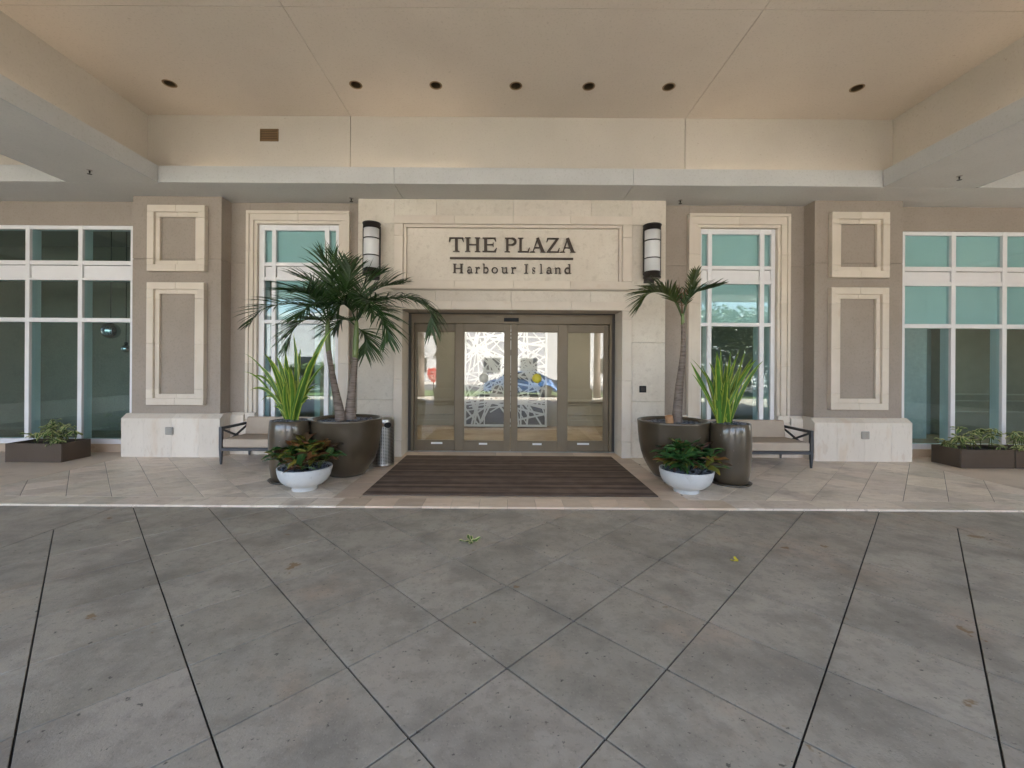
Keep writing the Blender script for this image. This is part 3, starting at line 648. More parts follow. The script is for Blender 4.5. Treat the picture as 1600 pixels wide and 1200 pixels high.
def glyph(ch):
    """outlines for a letter of height 1 (lower case x-height .66) in an advance box about as wide as it is tall; x is scaled to fit"""
    if ch == 'T': return [rect(.42, .60, .05, .96), rect(.04, .98, .925, 1.0), [(.04, 1), (.0, .70), (.05, .70), (.16, .93)], [(.98, 1), (1.02, .70), (.97, .70), (.86, .93)], serif(.51, 0, .22)]
    if ch == 'H': return [rect(.12, .29, .03, .97), rect(.71, .88, .03, .97), rect(.29, .71, .47, .545), serif(.205, 0), serif(.795, 0), serif(.205, 1, .16, False), serif(.795, 1, .16, False)]
    if ch == 'E': return [rect(.14, .34, .03, .97), rect(.04, .90, 0, .075), rect(.04, .88, .925, 1), rect(.34, .70, .47, .545), [(.90, 0), (.97, .28), (.92, .28), (.78, .07)], [(.88, 1), (.92, .74), (.87, .74), (.76, .93)], [(.70, .36), (.75, .36), (.75, .66), (.70, .66)]]
    if ch == 'P':
        a = arc(.52, .735, .36, .23, 90, -90); return [rect(.14, .34, .03, .97), serif(.24, 0, .22), rect(.04, .54, .93, 1), rect(.34, .54, .47, .54), stroke(a, bw(12, .07, .20))]
    if ch == 'L': return [rect(.16, .36, .03, .97), serif(.26, 1, .22, False), rect(.05, .92, 0, .075), [(.92, 0), (1.0, .32), (.95, .32), (.80, .07)]]
    if ch == 'A': return [stroke([(.20, .03), (.50, 1.0)], .075), stroke([(.48, 1.0), (.83, .03)], .19), rect(.30, .68, .29, .36), serif(.17, 0, .16), serif(.83, 0, .17)]
    if ch == 'Z': return [rect(.06, .94, .925, 1), rect(.04, .94, 0, .075), [(.72, .93), (.95, .95), (.28, .06), (.04, .05)], [(.06, 1), (.02, .72), (.07, .72), (.18, .93)], [(.94, 0), (1.0, .30), (.95, .30), (.82, .07)]]
    if ch == 'I': return [rect(.30, .70, .03, .97), serif(.5, 0, .5), serif(.5, 1, .5, False)]
    if ch == 'a':
        return [stroke(arc(.45, .46, .30, .20, 165, 0), bw(12, .09, .11)), rect(.65, .85, .05, .47), [(.80, .0), (1.0, .03), (1.0, .07), (.80, .08)], stroke(arc(.42, .19, .30, .17, 60, 330, 14), bw(14, .07, .18))]
    if ch == 'r': return [rect(.18, .42, .03, .64), serif(.30, 0, .30), [(.02, .64), (.02, .60), (.30, .56), (.30, .67)], stroke(arc(.72, .42, .34, .21, 165, 50, 8), .10), arc(.86, .56, .12, .07, 0, 330, 10)]
    if ch == 'b': return [rect(.13, .33, .0, 1.02), [(.0, 1.02), (.0, .98), (.2, .95), (.2, 1.05)], stroke(arc(.50, .33, .36, .29, 150, -150, 18), bw(18, .07, .20))]
    if ch == 'o': return [stroke(arc(.5, .33, .38, .29, 0, 180, 14), [.20 - .13 * math.sin(math.pi * i / 14) for i in range(15)]), stroke(arc(.5, .33, .38, .29, 180, 360, 14), [.20 - .13 * math.sin(math.pi * i / 14) for i in range(15)])]
    if ch == 'u': return [rect(.12, .30, .18, .64), rect(.68, .86, .03, .66), [(.0, .66), (.0, .62), (.2, .60), (.2, .66)], [(.56, .66), (.56, .62), (.75, .60), (.75, .66)], stroke(arc(.45, .2, .24, .17, 180, 345, 10), [.18, .15, .12, .10, .09, .085, .08, .08, .08, .07, .06]), [(.84, 0), (1.0, .03), (1.0, .07), (.84, .09)]]
    if ch == 's': return [stroke(arc(.5, .485, .28, .145, 20, 200, 8) + [(.36, .37), (.52, .325), (.66, .27)] + arc(.5, .17, .29, .155, 25, -200, 9), [.07] * 9 + [.14, .17, .14] + [.10] + [.07] * 9), [(.78, .50), (.84, .50), (.84, .66), (.78, .66)], [(.17, .02), (.23, .02), (.23, .20), (.17, .20)]]
    if ch == 'l': return [rect(.28, .70, .03, 1.02), serif(.5, 0, .5), [(.0, 1.02), (.0, .98), (.4, .95), (.4, 1.05)]]
    if ch == 'n': return [rect(.12, .31, .03, .64), rect(.68, .87, .03, .45), serif(.215, 0, .20), serif(.775, 0, .20), [(.0, .64), (.0, .60), (.2, .57), (.2, .67)], stroke(arc(.52, .43, .27, .19, 165, 0, 10), [.06, .07, .08, .09, .10, .11, .13, .15, .17, .18, .19])]
    if ch == 'd': return [rect(.67, .87, .0, 1.02), [(.52, 1.02), (.52, .98), (.75, .95), (.75, 1.05)], [(.85, 0), (1.02, .03), (1.02, .07), (.85, .09)], stroke(arc(.48, .33, .36, .29, 30, 330, 18), bw(18, .07, .20))]
sign = thing('sign', 'raised dark brown metal lettering and rule on the limestone sign panel', 'sign', (.1, PY + .045, 3.2))
def letter(ch, x0, x1, z0, h):
    mb = MB()
    for i, poly in enumerate(glyph(ch)):
        mb.prism(ccw([(x0 + p[0] * (x1 - x0), z0 + p[1] * h) for p in poly]), 'y', PY + .008 - i * .0006, PY + .0445)
    mb.build('letter', m_letter, sign)
LYY = PY + .02
def zx(zx_, py): return XP(600 + zx_ / 4, LYY, py)
zb, zt = ZP(300 + 376 / 4, LYY, 800), ZP(300 + 286 / 4, LYY, 800)
for ch, a, b in (('T', 405, 497), ('H', 502, 606), ('E', 612, 709), ('P', 752, 830), ('L', 833, 912), ('A', 912, 1010), ('Z', 1014, 1098), ('A', 1100, 1197)): letter(ch, zx(a, 383), zx(b, 383), zb, zt - zb)
zb, zt = ZP(300 + 509 / 4, LYY, 800), ZP(300 + 451 / 4, LYY, 800)
for ch, a, b in (('H', 427, 498), ('a', 518, 554), ('r', 569, 600), ('b', 616, 656), ('o', 671, 713), ('u', 733, 776), ('r', 794, 826), ('I', 876, 901), ('s', 920, 950), ('l', 974, 991), ('a', 1014, 1052), ('n', 1066, 1108), ('d', 1127, 1170)): letter(ch, zx(a, 420), zx(b, 420), zb, zt - zb)
box('rule_bar', zx(412, 403), zx(1183, 403), PY + .01, PY + .0445, ZP(405.3, LYY, 800), ZP(402.3, LYY, 800), m_letter, sign, .002)

# sconces
for px, y0, y1, lb in ((580.5, 349, 430, 'cylindrical black and white wall lamp above the twin trunk palm'), (1019, 352, 435, 'cylindrical black and white wall lamp above the single trunk palm')):
    Yc = 6.83; X = XP(px, Yc, 390); zt, zb = ZP(y0, Yc, px), ZP(y1, Yc, px); H = zt - zb; r = .136
    t = local('wall_lamp', lb, 'wall lamp', (X, Yc, zb), 'cylindrical wall lamps flanking the sign')
    MB().box(-.085, .085, .135, .168, -.05, H - .02, .004).build('backplate', m_iron, t)
    MB().lathe([(r - .012, .10), (r - .012, H - .09)], 40).build('diffuser', m_frost, t)
    MB().lathe([(r - .012, H - .095), (r, H - .095), (r, H - .02), (r + .008, H - .018), (r + .008, H), (r - .02, H)], 40).build('cap', m_iron, t)
    MB().lathe([(r - .05, .0), (r + .004, 0), (r + .004, .02), (r - .006, .026), (r - .002, .10), (r - .012, .105)], 40).build('cap', m_iron, t)
    for f in (.355, .685): MB().lathe([(r - .012, H * f), (r - .002, H * f), (r - .002, H * f + .016), (r - .012, H * f + .016)], 40).build('ring', m_iron, t)
    for a in (8, 172): MB().box(math.cos(R(a)) * r - .012, math.cos(R(a)) * r + .012, .0, .02, .05, H - .05, .002).build('side_bar', m_iron, t)

# ------------------------------------------------------------------ windows
def window(name, label, vb, hb, panel_row, shade, group, zdrop=0, sur=None, yf=7.215):
    """vb / hb: vertical and horizontal bar intervals in metres; rows counted from the top"""
    x0, x1 = vb[0][0], vb[-1][1]; z0, z1 = hb[-1][0], hb[0][1]
    t = thing(name, label, 'window', ((x0 + x1) / 2, 7.2, z0), group)
    for a, b in vb: box('mullion', a, b, yf, yf + .19, z0, z1, m_white, t, .004)
    for k in range(len(vb) - 1):
        a, b = vb[k][1], vb[k + 1][0]
        for c, d in hb: box('transom', a, b, yf + .004, yf + .12, c, d, m_white, t, .003)
        for r_ in range(len(hb) - 1):
            zt, zb = hb[r_][0], hb[r_ + 1][1]
            if r_ == panel_row: box('spandrel_panel', a + .012, b - .004, yf + .022, yf + .05, zb + .004, zt - .010, m_white, t, .003); box('gasket', a, b, yf + .052, yf + .06, zb, zt, m_bronzed, t, 0)
            else:
                box('pane', a, b, yf + .045, yf + .053, zb, zt, m_teal, t, 0)
                if (r_, k) in shade or r_ in shade: box('shade', a + .005, b - .005, yf + .075, yf + .079, zb + .001, zt - .001, m_shade, t, 0)
    return t
YW = 7.215
def hbars(rows, px): return [(ZP(b, YW, px), ZP(a, YW, px)) for a, b in rows]
# tall windows
vl = [(XP(a, YW, 500), XP(b, YW, 500)) for a, b in ((404, 412.5), (424, 430.3), (506.5, 513.5), (524, 528))]
vl = [(vl[0][0], vl[0][1]), vl[1], vl[2], (vl[3][0], XP(530, YW, 500))]
hl = hbars(((351.5, 360), (410, 415.5), (433, 438.5), (500, 505.5), (654, 663)), 465); hl[-1] = (FRB - .001, hl[-1][1])
tl = window('window', 'tall white framed window behind the twin trunk palm', vl, hl, 1, {0}, 'tall windows beside the portal')
vr = [(XP(a, YW, 500), XP(b, YW, 500)) for a, b in ((1092.5, 1096), (1105.5, 1112), (1187, 1194), (1204.5, 1211))]
hr = hbars(((357.8, 366), (415.5, 421.2), (437.8, 443.7), (504.5, 510), (656.5, 666)), 1155); hr[-1] = (FRB - .001, hr[-1][1])
tr_ = window('window', 'tall white framed window behind the single trunk palm', vr, hr, 1, {0, 2}, 'tall windows beside the portal')
box('side_shade', vl[1][1] + .005, vl[2][0] - .30, YW + .081, YW + .085, hl[3][1], hl[2][0], m_shade, tl, 0)
for t, s, v, h, px in ((tl, 'l', vl, hl, 465), (tr_, 'r', vr, hr, 1155)):
    w = TW[s]; yb = 7.198; ox0, ox1 = w['sx0'], w['sx1']; ixa, ixb = v[0][0] - .004, v[-1][1] + .004; zi = h[0][1] + .004; zo = SURT
    wl, wr = ixa - ox0, ox1 - ixb; wt = zo - zi; zc = .718; g_ = .0012
    def bands(mb, x0, x1, z0, z1, side):
        # outer fillet, flat band, inner step going back to the frame
        pass
    for xa, xb in ((ox0, (ox0 + ox1) / 2), ((ox0 + ox1) / 2, ox1)):
        mb = MB(); mb.box(xa + g_, xb - g_, 7.115, 7.30, zo - .05, zo, .004); mb.box(max(xa, ox0 + .05) + g_, min(xb, ox1 - .05) - g_, 7.135, 7.30, zi + .05, zo - .05, .004); mb.box(max(xa, ox0 + wl - .05) + g_, min(xb, ox1 - wr + .05) - g_, 7.16, 7.30, zi, zi + .05, .004)
        mb.build('surround_stone', m_trim, t)
    cuts = [zc, 1.72, 2.78, zo - .26, None]
    zs = [zc, 1.55, 2.62, 3.45]
    for k in range(4):
        a, b = zs[k] + g_, (zs[k + 1] - g_ if k < 3 else None)
        for x_o, sgn, W in ((ox0, 1, wl), (ox1, -1, wr)):
            mb = MB()
            mb.box(x_o, x_o + sgn * .05, 7.115, 7.30, a, b or zo - .05 - g_, .004); mb.box(x_o + sgn * .05, x_o + sgn * (W - .05), 7.135, 7.30, a, b or zi + .05 - g_, .004); mb.box(x_o + sgn * (W - .05), x_o + sgn * W, 7.16, 7.30, a, b or zi - g_, .004)
            mb.build('surround_stone', m_trim, t)
    for x_o, sgn, W in ((ox0, 1, wl), (ox1, -1, wr)): box('surround_stone', x_o, x_o + sgn * W, 7.12, 7.30, FRB, zc - .001, m_base, t, .003)
# wide windows
mull = [XP(a, YW, 500) for a in (-39.5, 42, 124.5)]; step = mull[2] - mull[1]
vw = [(c - .037, c + .037) for c in (mull[1] - 3 * step, mull[1] - 2 * step, mull[1] - step, mull[1], mull[2])] + [(XP(203, YW, 500), XP(206.5, YW, 500) + .03)]
hw = hbars(((352, 358), (407, 413.5), (434, 437.5), (496.5, 503), (685.5, 695)), 100)
wl_ = window('window', 'wide white framed window with hanging globe lamps inside', vw, hw, 1, set(), 'wide windows beyond the pillars')
mr_ = [XP(1490, YW, 500), XP(1570, YW, 500)]; st = mr_[1] - mr_[0]
vw2 = [(6.768, XP(1414, YW, 500))] + [(c - .038, c + .038) for c in (mr_[0], mr_[1], mr_[1] + st, mr_[1] + 2 * st, mr_[1] + 3 * st)]
hw2 = hbars(((362, 368), (417, 424), (440.5, 447), (506.5, 513), (694.5, 702.5)), 1500)
wr_ = window('window', 'wide white framed window with pale roller shades behind the upper panes', vw2, hw2, 1, {0, 2}, 'wide windows beyond the pillars')

# ------------------------------------------------------------------ sliding doors
YD = 7.42
door = thing('sliding_door', 'four leaf bronze framed automatic glass sliding door under the sign', 'door', (.1, YD, WZ))
dz0, dzr, dzh, dzt = WZ + .012, ZP(690, YD), ZP(506, YD), 2.47
box('threshold', ix0, ix1, 7.39, 7.56, 0, WZ + .012, M('steel threshold', (.45, .43, .4), rough=.35, metal=.8), door, .003)
box('head_gap', ix0, ix1, YD + .004, 7.60, ZP(491.5, YD), dzt, m_bronzed, door, 0)
hd = box('header', ix0 + .10, ix1 - .10, YD - .02, 7.58, dzh, ZP(491.5, YD), m_bronze, door, .004)
box('sensor', XP(787.5, 7.4, 500), XP(810.5, 7.4, 500), YD - .05, YD - .0205, ZP(502.6, 7.4, 800), ZP(497, 7.4, 800), m_black, hd, .004)
for a, b in ((ix0 - .01, ix0 + .055), (ix1 - .055, ix1 + .01)): box('jamb', a, b, YD + .01, 7.6, WZ, dzt - .03, m_bronzed, door, .002)
for a, b in ((ix0 + .055, ix0 + .10), (ix1 - .10, ix1 - .055)): box('jamb', a, b, YD - .02, 7.6, WZ, ZP(491.5, YD), m_bronze, door, .003)
def leaf(x0, x1, g0, g1, yo, stick):
    y0, y1 = YD + yo, YD + yo + .045; zt = dzh - .004; gz1 = ZP(518, YD); gz0 = ZP(690, YD)
    fr = MB(); fr.box(x0, g0, y0, y1, dz0, zt, .003); fr.box(g1, x1, y0, y1, dz0, zt, .003); fr.box(g0 + .001, g1 - .001, y0 + .002, y1, gz1, zt, .003); fr.box(g0 + .001, g1 - .001, y0 + .002, y1, dz0, gz0, .003)
    for a in ((g0, g0 + .012, gz0, gz1), (g1 - .012, g1, gz0, gz1), (g0 + .012, g1 - .012, gz0, gz0 + .012), (g0 + .012, g1 - .012, gz1 - .012, gz1)): fr.box(a[0], a[1], y0 + .008, y1 - .004, a[2], a[3], .001)
    f = fr.build('door_leaf', m_bronze, door)
    box('pane', g0 + .012, g1 - .012, y0 + .018, y0 + .026, gz0 + .012, gz1 - .012, m_doorg, f, 0)
    a, b, lz = stick; lb = box('label_plate', a, b, y0 - .002, y0 + .001, lz - .016, lz + .016, m_label, f, 0)
    return f
def sx(zz): return XP(600 + zz / 4, YD, 692)
lzz = ZP(693, YD, 690)
leaf(ix0 + .101, XP(714.5, YD), XP(650, YD), XP(713, YD) - .03, .05, (sx(291), sx(362), lzz))
ml = leaf(XP(715.5, YD) - .05, XP(797.6, YD), XP(724.5, YD), XP(788.5, YD), .0, (sx(593), sx(645), lzz))
mr2 = leaf(XP(798.4, YD), XP(882, YD) + .05, XP(808, YD), XP(872, YD), .0, (sx(928), sx(985), lzz))
leaf(XP(882, YD), ix1 - .101, XP(882, YD) + .055, XP(945, YD), .05, (sx(1210), sx(1285), lzz))
for f, px, py, m_ in ((ml, 756, 590.7, m_pale), (mr2, 839, 591.3, m_yellow)):
    MB().lathe([(0, 0), (.083, 0), (.083, .002), (0, .002)], 28).build('round_sticker', m_, f)
    o = f.children[-1]; o.matrix_parent_inverse = Matrix(); o.rotation_euler = (R(90), 0, 0); o.location = (XP(px, YD, py), YD + .0175, ZP(py, YD, px))

# ------------------------------------------------------------------ rooms behind the glass
m_lobby = M('beige lobby paint', (.36, .335, .275), (.39, .36, .30), rough=.8)
m_dark = M('dark textured wallcovering', (.21, .18, .142), (.27, .235, .19), scale=30, rough=.8, spots=[((.10, .09, .075), 3, .5, .25, .3)])
m_blue = M('grey blue lounge wall', (.24, .255, .265), (.30, .315, .325), scale=30, rough=.8)
m_lfloor = M('lobby stone floor', (.34, .25, .165), (.46, .36, .25), scale=1.5, rough=.25, spots=[((.2, .13, .08), 1.3, .5, .2, .6)])
box('lobby_floor', -12.6, 12.6, 7.565, 14, -.05, WZ - .002, m_lfloor, None, 0, kind='structure')
lw = box('lobby_wall', -3.4, 3.6, 10.85, 11.0, 0, 4.2, m_lobby, None, 0, kind='structure')
for a, b in ((-3.4, -3.3), (3.5, 3.6)): box('side_wall', a, b, 7.5, 10.84, 0, 4.2, m_lobby, lw, 0)
for x0, x1 in ((-2.9, -1.25), (1.45, 3.1)):
    box('chair_rail', x0 - .3, x1 + .25, 10.80, 10.848, ZP(628, 10.8, 790), ZP(624, 10.8, 790), m_lobby, lw, .01)
    for a in ((x0, x1, .30, .325), (x0, x1, .555, .58), (x0, x0 + .025, .325, .555), (x1 - .025, x1, .325, .555)): box('panel_moulding', a[0], a[1], 10.83, 10.848, a[2], a[3], m_lobby, lw, .004)
    box('skirting', x0 - .3, x1 + .25, 10.82, 10.848, WZ, .16, m_lobby, lw, .004)
box('ceiling', -12.6, 12.6, 7.5, 14, 4.20, 4.26, m_lobby, None, 0, kind='structure', label='lobby ceiling')
bw_ = box('back_wall', -12.6, -3.42, 9.6, 9.75, 0, 4.2, m_dark, None, 0, kind='structure')
box('back_wall', 3.62, 12.6, 9.9, 10.05, 0, 4.2, m_blue, None, 0, kind='structure')
box('lounge_pier', 7.95, 9.2, 9.2, 9.898, 0, 4.2, M('blue grey pier', (.42, .45, .47), (.50, .53, .55), scale=12, rough=.7), None, 0, kind='structure')
lp = box('lounge_wall', 10.0, 12.58, 9.7, 9.898, 0, 4.2, M('brown lounge panelling', (.22, .195, .155), (.27, .24, .195), scale=4, rough=.6), None, 0, kind='structure')
for z in (.55, .8, .95): box('rail', 10.0, 12.58, 9.66, 9.699, z, z + .03, m_lobby, lp, .004)
for a, b in ((-12.7, -12.6), (12.6, 12.7)): box('side_wall', a, b, 7.5, 14, 0, 5.7, m_stucco, None, 0, kind='structure')
box('rear_wall', -12.7, 12.7, 14, 14.2, 0, 5.7, m_stucco, None, 0, kind='structure')
# dropped lit cove over the doors
m_lamp = emit('warm lobby lamp', (1, .92, .78), .6)
for x0, x1, lb in ((-1.7, .95, 'long warm lit ceiling panel inside the lobby above the lattice screen'), (1.3, 2.6, 'short warm lit ceiling panel inside the lobby by the plain wall')):
    t = thing('ceiling_light', lb, 'ceiling light', (x0, 9.6, 2.75), 'lit lobby ceiling panels')
    box('diffuser', x0, x1, 9.3, 9.9, 2.76, 2.78, m_lamp, t, 0); box('frame', x0 - .04, x1 + .04, 9.26, 9.94, 2.782, 2.84, m_lobby, t, .004)
t = thing('ceiling_light', 'square warm lit ceiling panel inside the lounge behind the roller shades', 'ceiling light', (8.6, 8.6, 4.1), 'lit lobby ceiling panels'); box('diffuser', 8.0, 9.2, 8.3, 9.1, 4.12, 4.14, m_lamp, t, 0); box('frame', 7.96, 9.24, 8.26, 9.14, 4.142, 4.19, m_lobby, t, .004)
box('bulkhead', -3.29, 3.49, 8.1, 10.84, 2.845, 2.95, m_lobby, None, 0, kind='structure')
# lattice screen
SX0, SX1, SY, SZ0, SZ1 = XP(725.5, 10.4), XP(855, 10.4), 10.4, WZ + .03, 2.45
scr = thing('lattice_screen', 'white lattice screen of crossing strips standing in the lobby behind the doors', 'screen', ((SX0 + SX1) / 2, SY, WZ))
m_wht = M('pale grey lacquer', (.50, .515, .52), rough=.35)
m_back = M('dark space sheet', (.09, .085, .085), (.13, .12, .12), rough=.25)  # added sheet, its dark tone paints the darker space behind the lattice
box('backing', SX0, SX1, SY + .12, SY + .14, SZ0, SZ1, m_back, scr, 0)
for a in ((SX0, SX0 + .05, SZ0, SZ1), (SX1 - .05, SX1, SZ0, SZ1), (SX0 + .05, SX1 - .05, SZ0, SZ0 + .05), (SX0 + .05, SX1 - .05, SZ1 - .05, SZ1)): box('frame', a[0], a[1], SY - .02, SY + .04, a[2], a[3], m_wht, scr, .003)
rs = random.Random(21)
for k in range(95):
    cx, cz = rs.uniform(SX0 + .1, SX1 - .1), rs.uniform(SZ0 + .1, SZ1 - .1); a = rs.uniform(0, math.pi); L_ = rs.uniform(.45, 1.1); w = rs.uniform(.012, .025)
    d = (math.cos(a), math.sin(a)); n_ = (-d[1] * w, d[0] * w)
    p = rect_clip(ccw([(cx + d[0] * L_ * s1 + n_[0] * s2_, cz + d[1] * L_ * s1 + n_[1] * s2_) for s1, s2_ in ((-1, -1), (1, -1), (1, 1), (-1, 1))]), SX0 + .05, SX1 - .05, SZ0 + .05, SZ1 - .05)
    if len(p) >= 3: MB().prism(p, 'y', SY - .004 + k * .0003, SY + .02 + k * .0003).build('lattice_bar', m_wht, scr)
# globe lamps
for px, py, r, lb in ((173, 517, .155, 'larger mirrored globe lamp hanging inside the wide window'), (197, 545, .075, 'smaller mirrored globe lamp hanging near the window edge')):
    Y = 8.4; p = P(px, py, Y); t = local('globe_lamp', lb, 'pendant lamp', p, 'mirrored globe lamps')
    MB().lathe([(r * math.sin(R(a)), -r * math.cos(R(a))) for a in range(0, 181, 10)], 28).build('globe', m_mirror, t)
    MB().tube([(0, 0, r - .01), (0, 0, 4.2 - p.z)], .006, 6).build('cord', m_black, t); MB().lathe([(.03, r - .01), (.03, r + .05), (.012, r + .06)], 12).build('cap', m_iron, t)

# ------------------------------------------------------------------ mat, bins, benches
mo = MB().box(MX0, MX1, 4.86, 7.035, WZ, WZ + .014, .006).build('door_mat', m_mat); tag(mo, 'wide dark brown streaked door mat in front of the sliding doors', 'door mat')
t = local('trash_can', 'round perforated steel trash can beside the doors behind the large palm pot', 'trash can', (-1.86, 6.42, WZ))
Rr, Hh = .165, .72
mb = MB(); n = 48; vs = []; uv = []
for i, z in enumerate((.03, Hh - .13)):
    for k in range(n + 1): w = 2 * math.pi * k / n; vs.append((Rr * math.cos(w), Rr * math.sin(w), z)); uv.append((k / n + .001, i * 1.0 + .001))
mb.add(vs, [(k, k + 1, n + 2 + k, n + 1 + k) for k in range(n)], uv, True); mb.build('body', m_perf, t)
m_steel = M('brushed steel', (.45, .44, .42), rough=.28, metal=1)
MB().lathe([(Rr + .002, 0), (Rr + .002, .03), (Rr - .004, .034)], 48).build('base_ring', m_steel, t)
MB().lathe([(Rr - .002, Hh - .13), (Rr + .003, Hh - .128), (Rr + .003, Hh - .012), (Rr - .01, Hh), (0, Hh + .006)], 48).build('lid', m_steel, t)
a0 = math.atan2(-.75, .62); pts = []
ring = [(a0 + .34 * math.cos(R(q)), Hh - .105 + .042 * math.sin(R(q))) for q in range(0, 360, 15)]
for a, z in ring: pts.append(((Rr + .006) * math.cos(a), (Rr + .006) * math.sin(a), z))
pts.append(((Rr + .006) * math.cos(a0), (Rr + .006) * math.sin(a0), Hh - .105)); nn = len(ring)
MB().add(pts, [(i, (i + 1) % nn, nn) for i in range(nn)]).build('opening', m_black, t)

def cushion(x0, x1, y0, y1, z0, z1, r):
    bm = bmesh.new(); bmesh.ops.create_cube(bm, size=1)
    for v in bm.verts: v.co = Vector((x0 + (v.co.x + .5) * (x1 - x0), y0 + (v.co.y + .5) * (y1 - y0), z0 + (v.co.z + .5) * (z1 - z0)))
    bmesh.ops.bevel(bm, geom=list(bm.edges), offset=r, segments=4, profile=.6, affect='EDGES'); me = bpy.data.meshes.new('cushion'); bm.to_mesh(me); bm.free()
    for p in me.polygons: p.use_smooth = True
    me.materials.append(m_fabric); return me
def bench(loc, label):
    t = local('bench', label, 'bench', loc, 'low cushioned metal benches')
    W, D = 1.58, .74; h = W / 2
    MB().box(-h + .03, h - .03, 0, .035, .205, .25, .003).box(-h + .03, h - .03, D - .035, D, .205, .25, .003).box(-h + .03, -h + .065, .035, D - .035, .205, .249, .003).box(h - .065, h - .03, .035, D - .035, .205, .249, .003).build('seat_frame', m_chair, t)
    for sx_ in (-1, 1):
        for sy in (0, 1):
            y = .018 if sy == 0 else D - .018
            top = .565 if sy == 0 else .555
            mb = MB(); w0, w1 = .011, .022; xo = sx_ * (h - .018)
            pr = [(xo - w0, y - w0, 0), (xo + w0, y - w0, 0), (xo + w0, y + w0, 0), (xo - w0, y + w0, 0)] + [(xo - w1, y - w1, zz) if i == 0 else (xo + w1, y - w1, zz) if i == 1 else (xo + w1, y + w1, zz) if i == 2 else (xo - w1, y + w1, zz) for zz in (.25, top) for i in range(4)]
            mb.add(pr, [(3, 2, 1, 0), (8, 9, 10, 11)] + [(b + i, b + (i + 1) % 4, b + 4 + (i + 1) % 4, b + 4 + i) for b in (0, 4) for i in range(4)]); mb.build('leg', m_chair, t)
        xo = sx_ * (h - .018)
        ar = MB().box(xo - .022, xo + .022, .041, D - .041, .525, .564, .004).build('arm_rail', m_chair, t)
        for (ya, za), (yb, zb_), e in (((.05, .52), (D - .06, .265), .0), ((.05, .265), (D - .06, .52), .002)):
            dd = Vector((0, yb - ya, zb_ - za)).normalized(); nn_ = Vector((0, -dd.z, dd.y)) * .014
            MB().prism(ccw([(ya + nn_.y, za + nn_.z), (ya - nn_.y, za - nn_.z), (yb - nn_.y, zb_ - nn_.z), (yb + nn_.y, zb_ + nn_.z)]), 'x', xo - .010 + e, xo + .010 + e).build('brace', m_chair, ar)
    MB().box(-h + .041, h - .041, D - .034, D - .002, .50, .535, .003).build('back_rail', m_chair, t)
    link('seat_cushion', cushion(-h + .045, h - .045, .0, D - .04, .252, .385, .028), t)
    o = link('back_cushion', cushion(-h + .06, h - .06, 0, .13, 0, .29, .035), t); o.location = (0, D - .22, .375); o.rotation_euler = (R(-9), 0, 0)
    return t
bl = bench((XP(343, 6.34, 700) + .79, 6.33, WZ), 'taupe cushioned metal bench behind the twin trunk palm pots')
dup(bl, (XP(1271, 6.34, 700) - .80, 6.33, WZ), 'taupe cushioned metal bench behind the single trunk palm pots')

# ------------------------------------------------------------------ pots and plants
def pebbles(parent, r, z, n, seed, size=.028):
    rr = random.Random(seed); mb = MB()
    ico = bmesh.new(); bmesh.ops.create_icosphere(ico, subdivisions=1, radius=1); vv = [v.co.copy() for v in ico.verts]; ff = [[v.index for v in f.verts] for f in ico.faces]; ico.free()
    for _ in range(n):
        q = math.sqrt(rr.random()) * r; w = rr.uniform(0, 6.283); s = size * rr.uniform(.6, 1.2); m_ = Euler((rr.uniform(-.4, .4), rr.uniform(-.4, .4), rr.uniform(0, 6))).to_matrix()
        mb.add([m_ @ Vector((v.x * s, v.y * s * .75, v.z * s * .5)) + Vector((q * math.cos(w), q * math.sin(w), z + rr.uniform(0, .014) + .02 * (1 - q / r))) for v in vv], ff, smooth=True)
    return mb.build('pebbles', m_pebble, parent, recalc=False, kind='stuff')
def soil(parent, r, z): MB().lathe([(0, z), (r, z), (r, z - .03)], 32).build('soil', m_soil, parent)
def big_pot(px, Y, label):
    t = local('plant_pot', label, 'plant pot', (XP(px, Y, 700), Y, WZ), 'large round palm pots')
    MB().lathe([(.0, .0), (.225, .0), (.255, .012), (.30, .07), (.345, .14), (.388, .22), (.430, .35), (.454, .48), (.469, .63), (.475, .75), (.479, .765), (.474, .775), (.455, .778), (.438, .77), (.432, .72), (.42, .60), (0, .60)], 72).build('body', m_pot, t)
    soil(t, .43, .715); pebbles(t, .41, .715, 420, int(px)); return t
def tall_pot(px, Y, label):
    t = local('plant_pot', label, 'plant pot', (XP(px, Y, 700), Y, WZ), 'tall cylindrical pots')
    MB().lathe([(.0, .012), (.195, .012), (.21, .03), (.232, .18), (.246, .36), (.250, .50), (.246, .66), (.238, .775), (.232, .783), (.220, .783), (.214, .775), (.214, .70), (0, .70)], 64).build('body', m_pot, t)
    MB().lathe([(0, 0), (.235, 0), (.255, .022), (.247, .024), (.225, .008), (0, .008)], 48).build('saucer', m_pot, t)
    soil(t, .215, .755); pebbles(t, .20, .76, 150, int(px)); return t
def bowl(px, Y, label):
    t = local('plant_pot', label, 'plant pot', (XP(px, Y, 750), Y, WZ), 'white bowl planters')
    MB().lathe([(0, 0), (.142, 0), (.146, .006), (.143, .04), (.150, .046), (.212, .072), (.262, .115), (.291, .17), (.304, .22), (.310, .268), (.308, .275), (.292, .275), (.288, .265), (.27, .22), (0, .22)], 64).build('body', m_bowl, t)
    soil(t, .285, .245); pebbles(t, .27, .25, 190, int(px), .024); return t
big_l = big_pot(541.5, 5.85, 'large round bronze pot holding the twin trunk palm'); big_r = big_pot(1051.5, 5.85, 'large round bronze pot holding the single trunk palm')
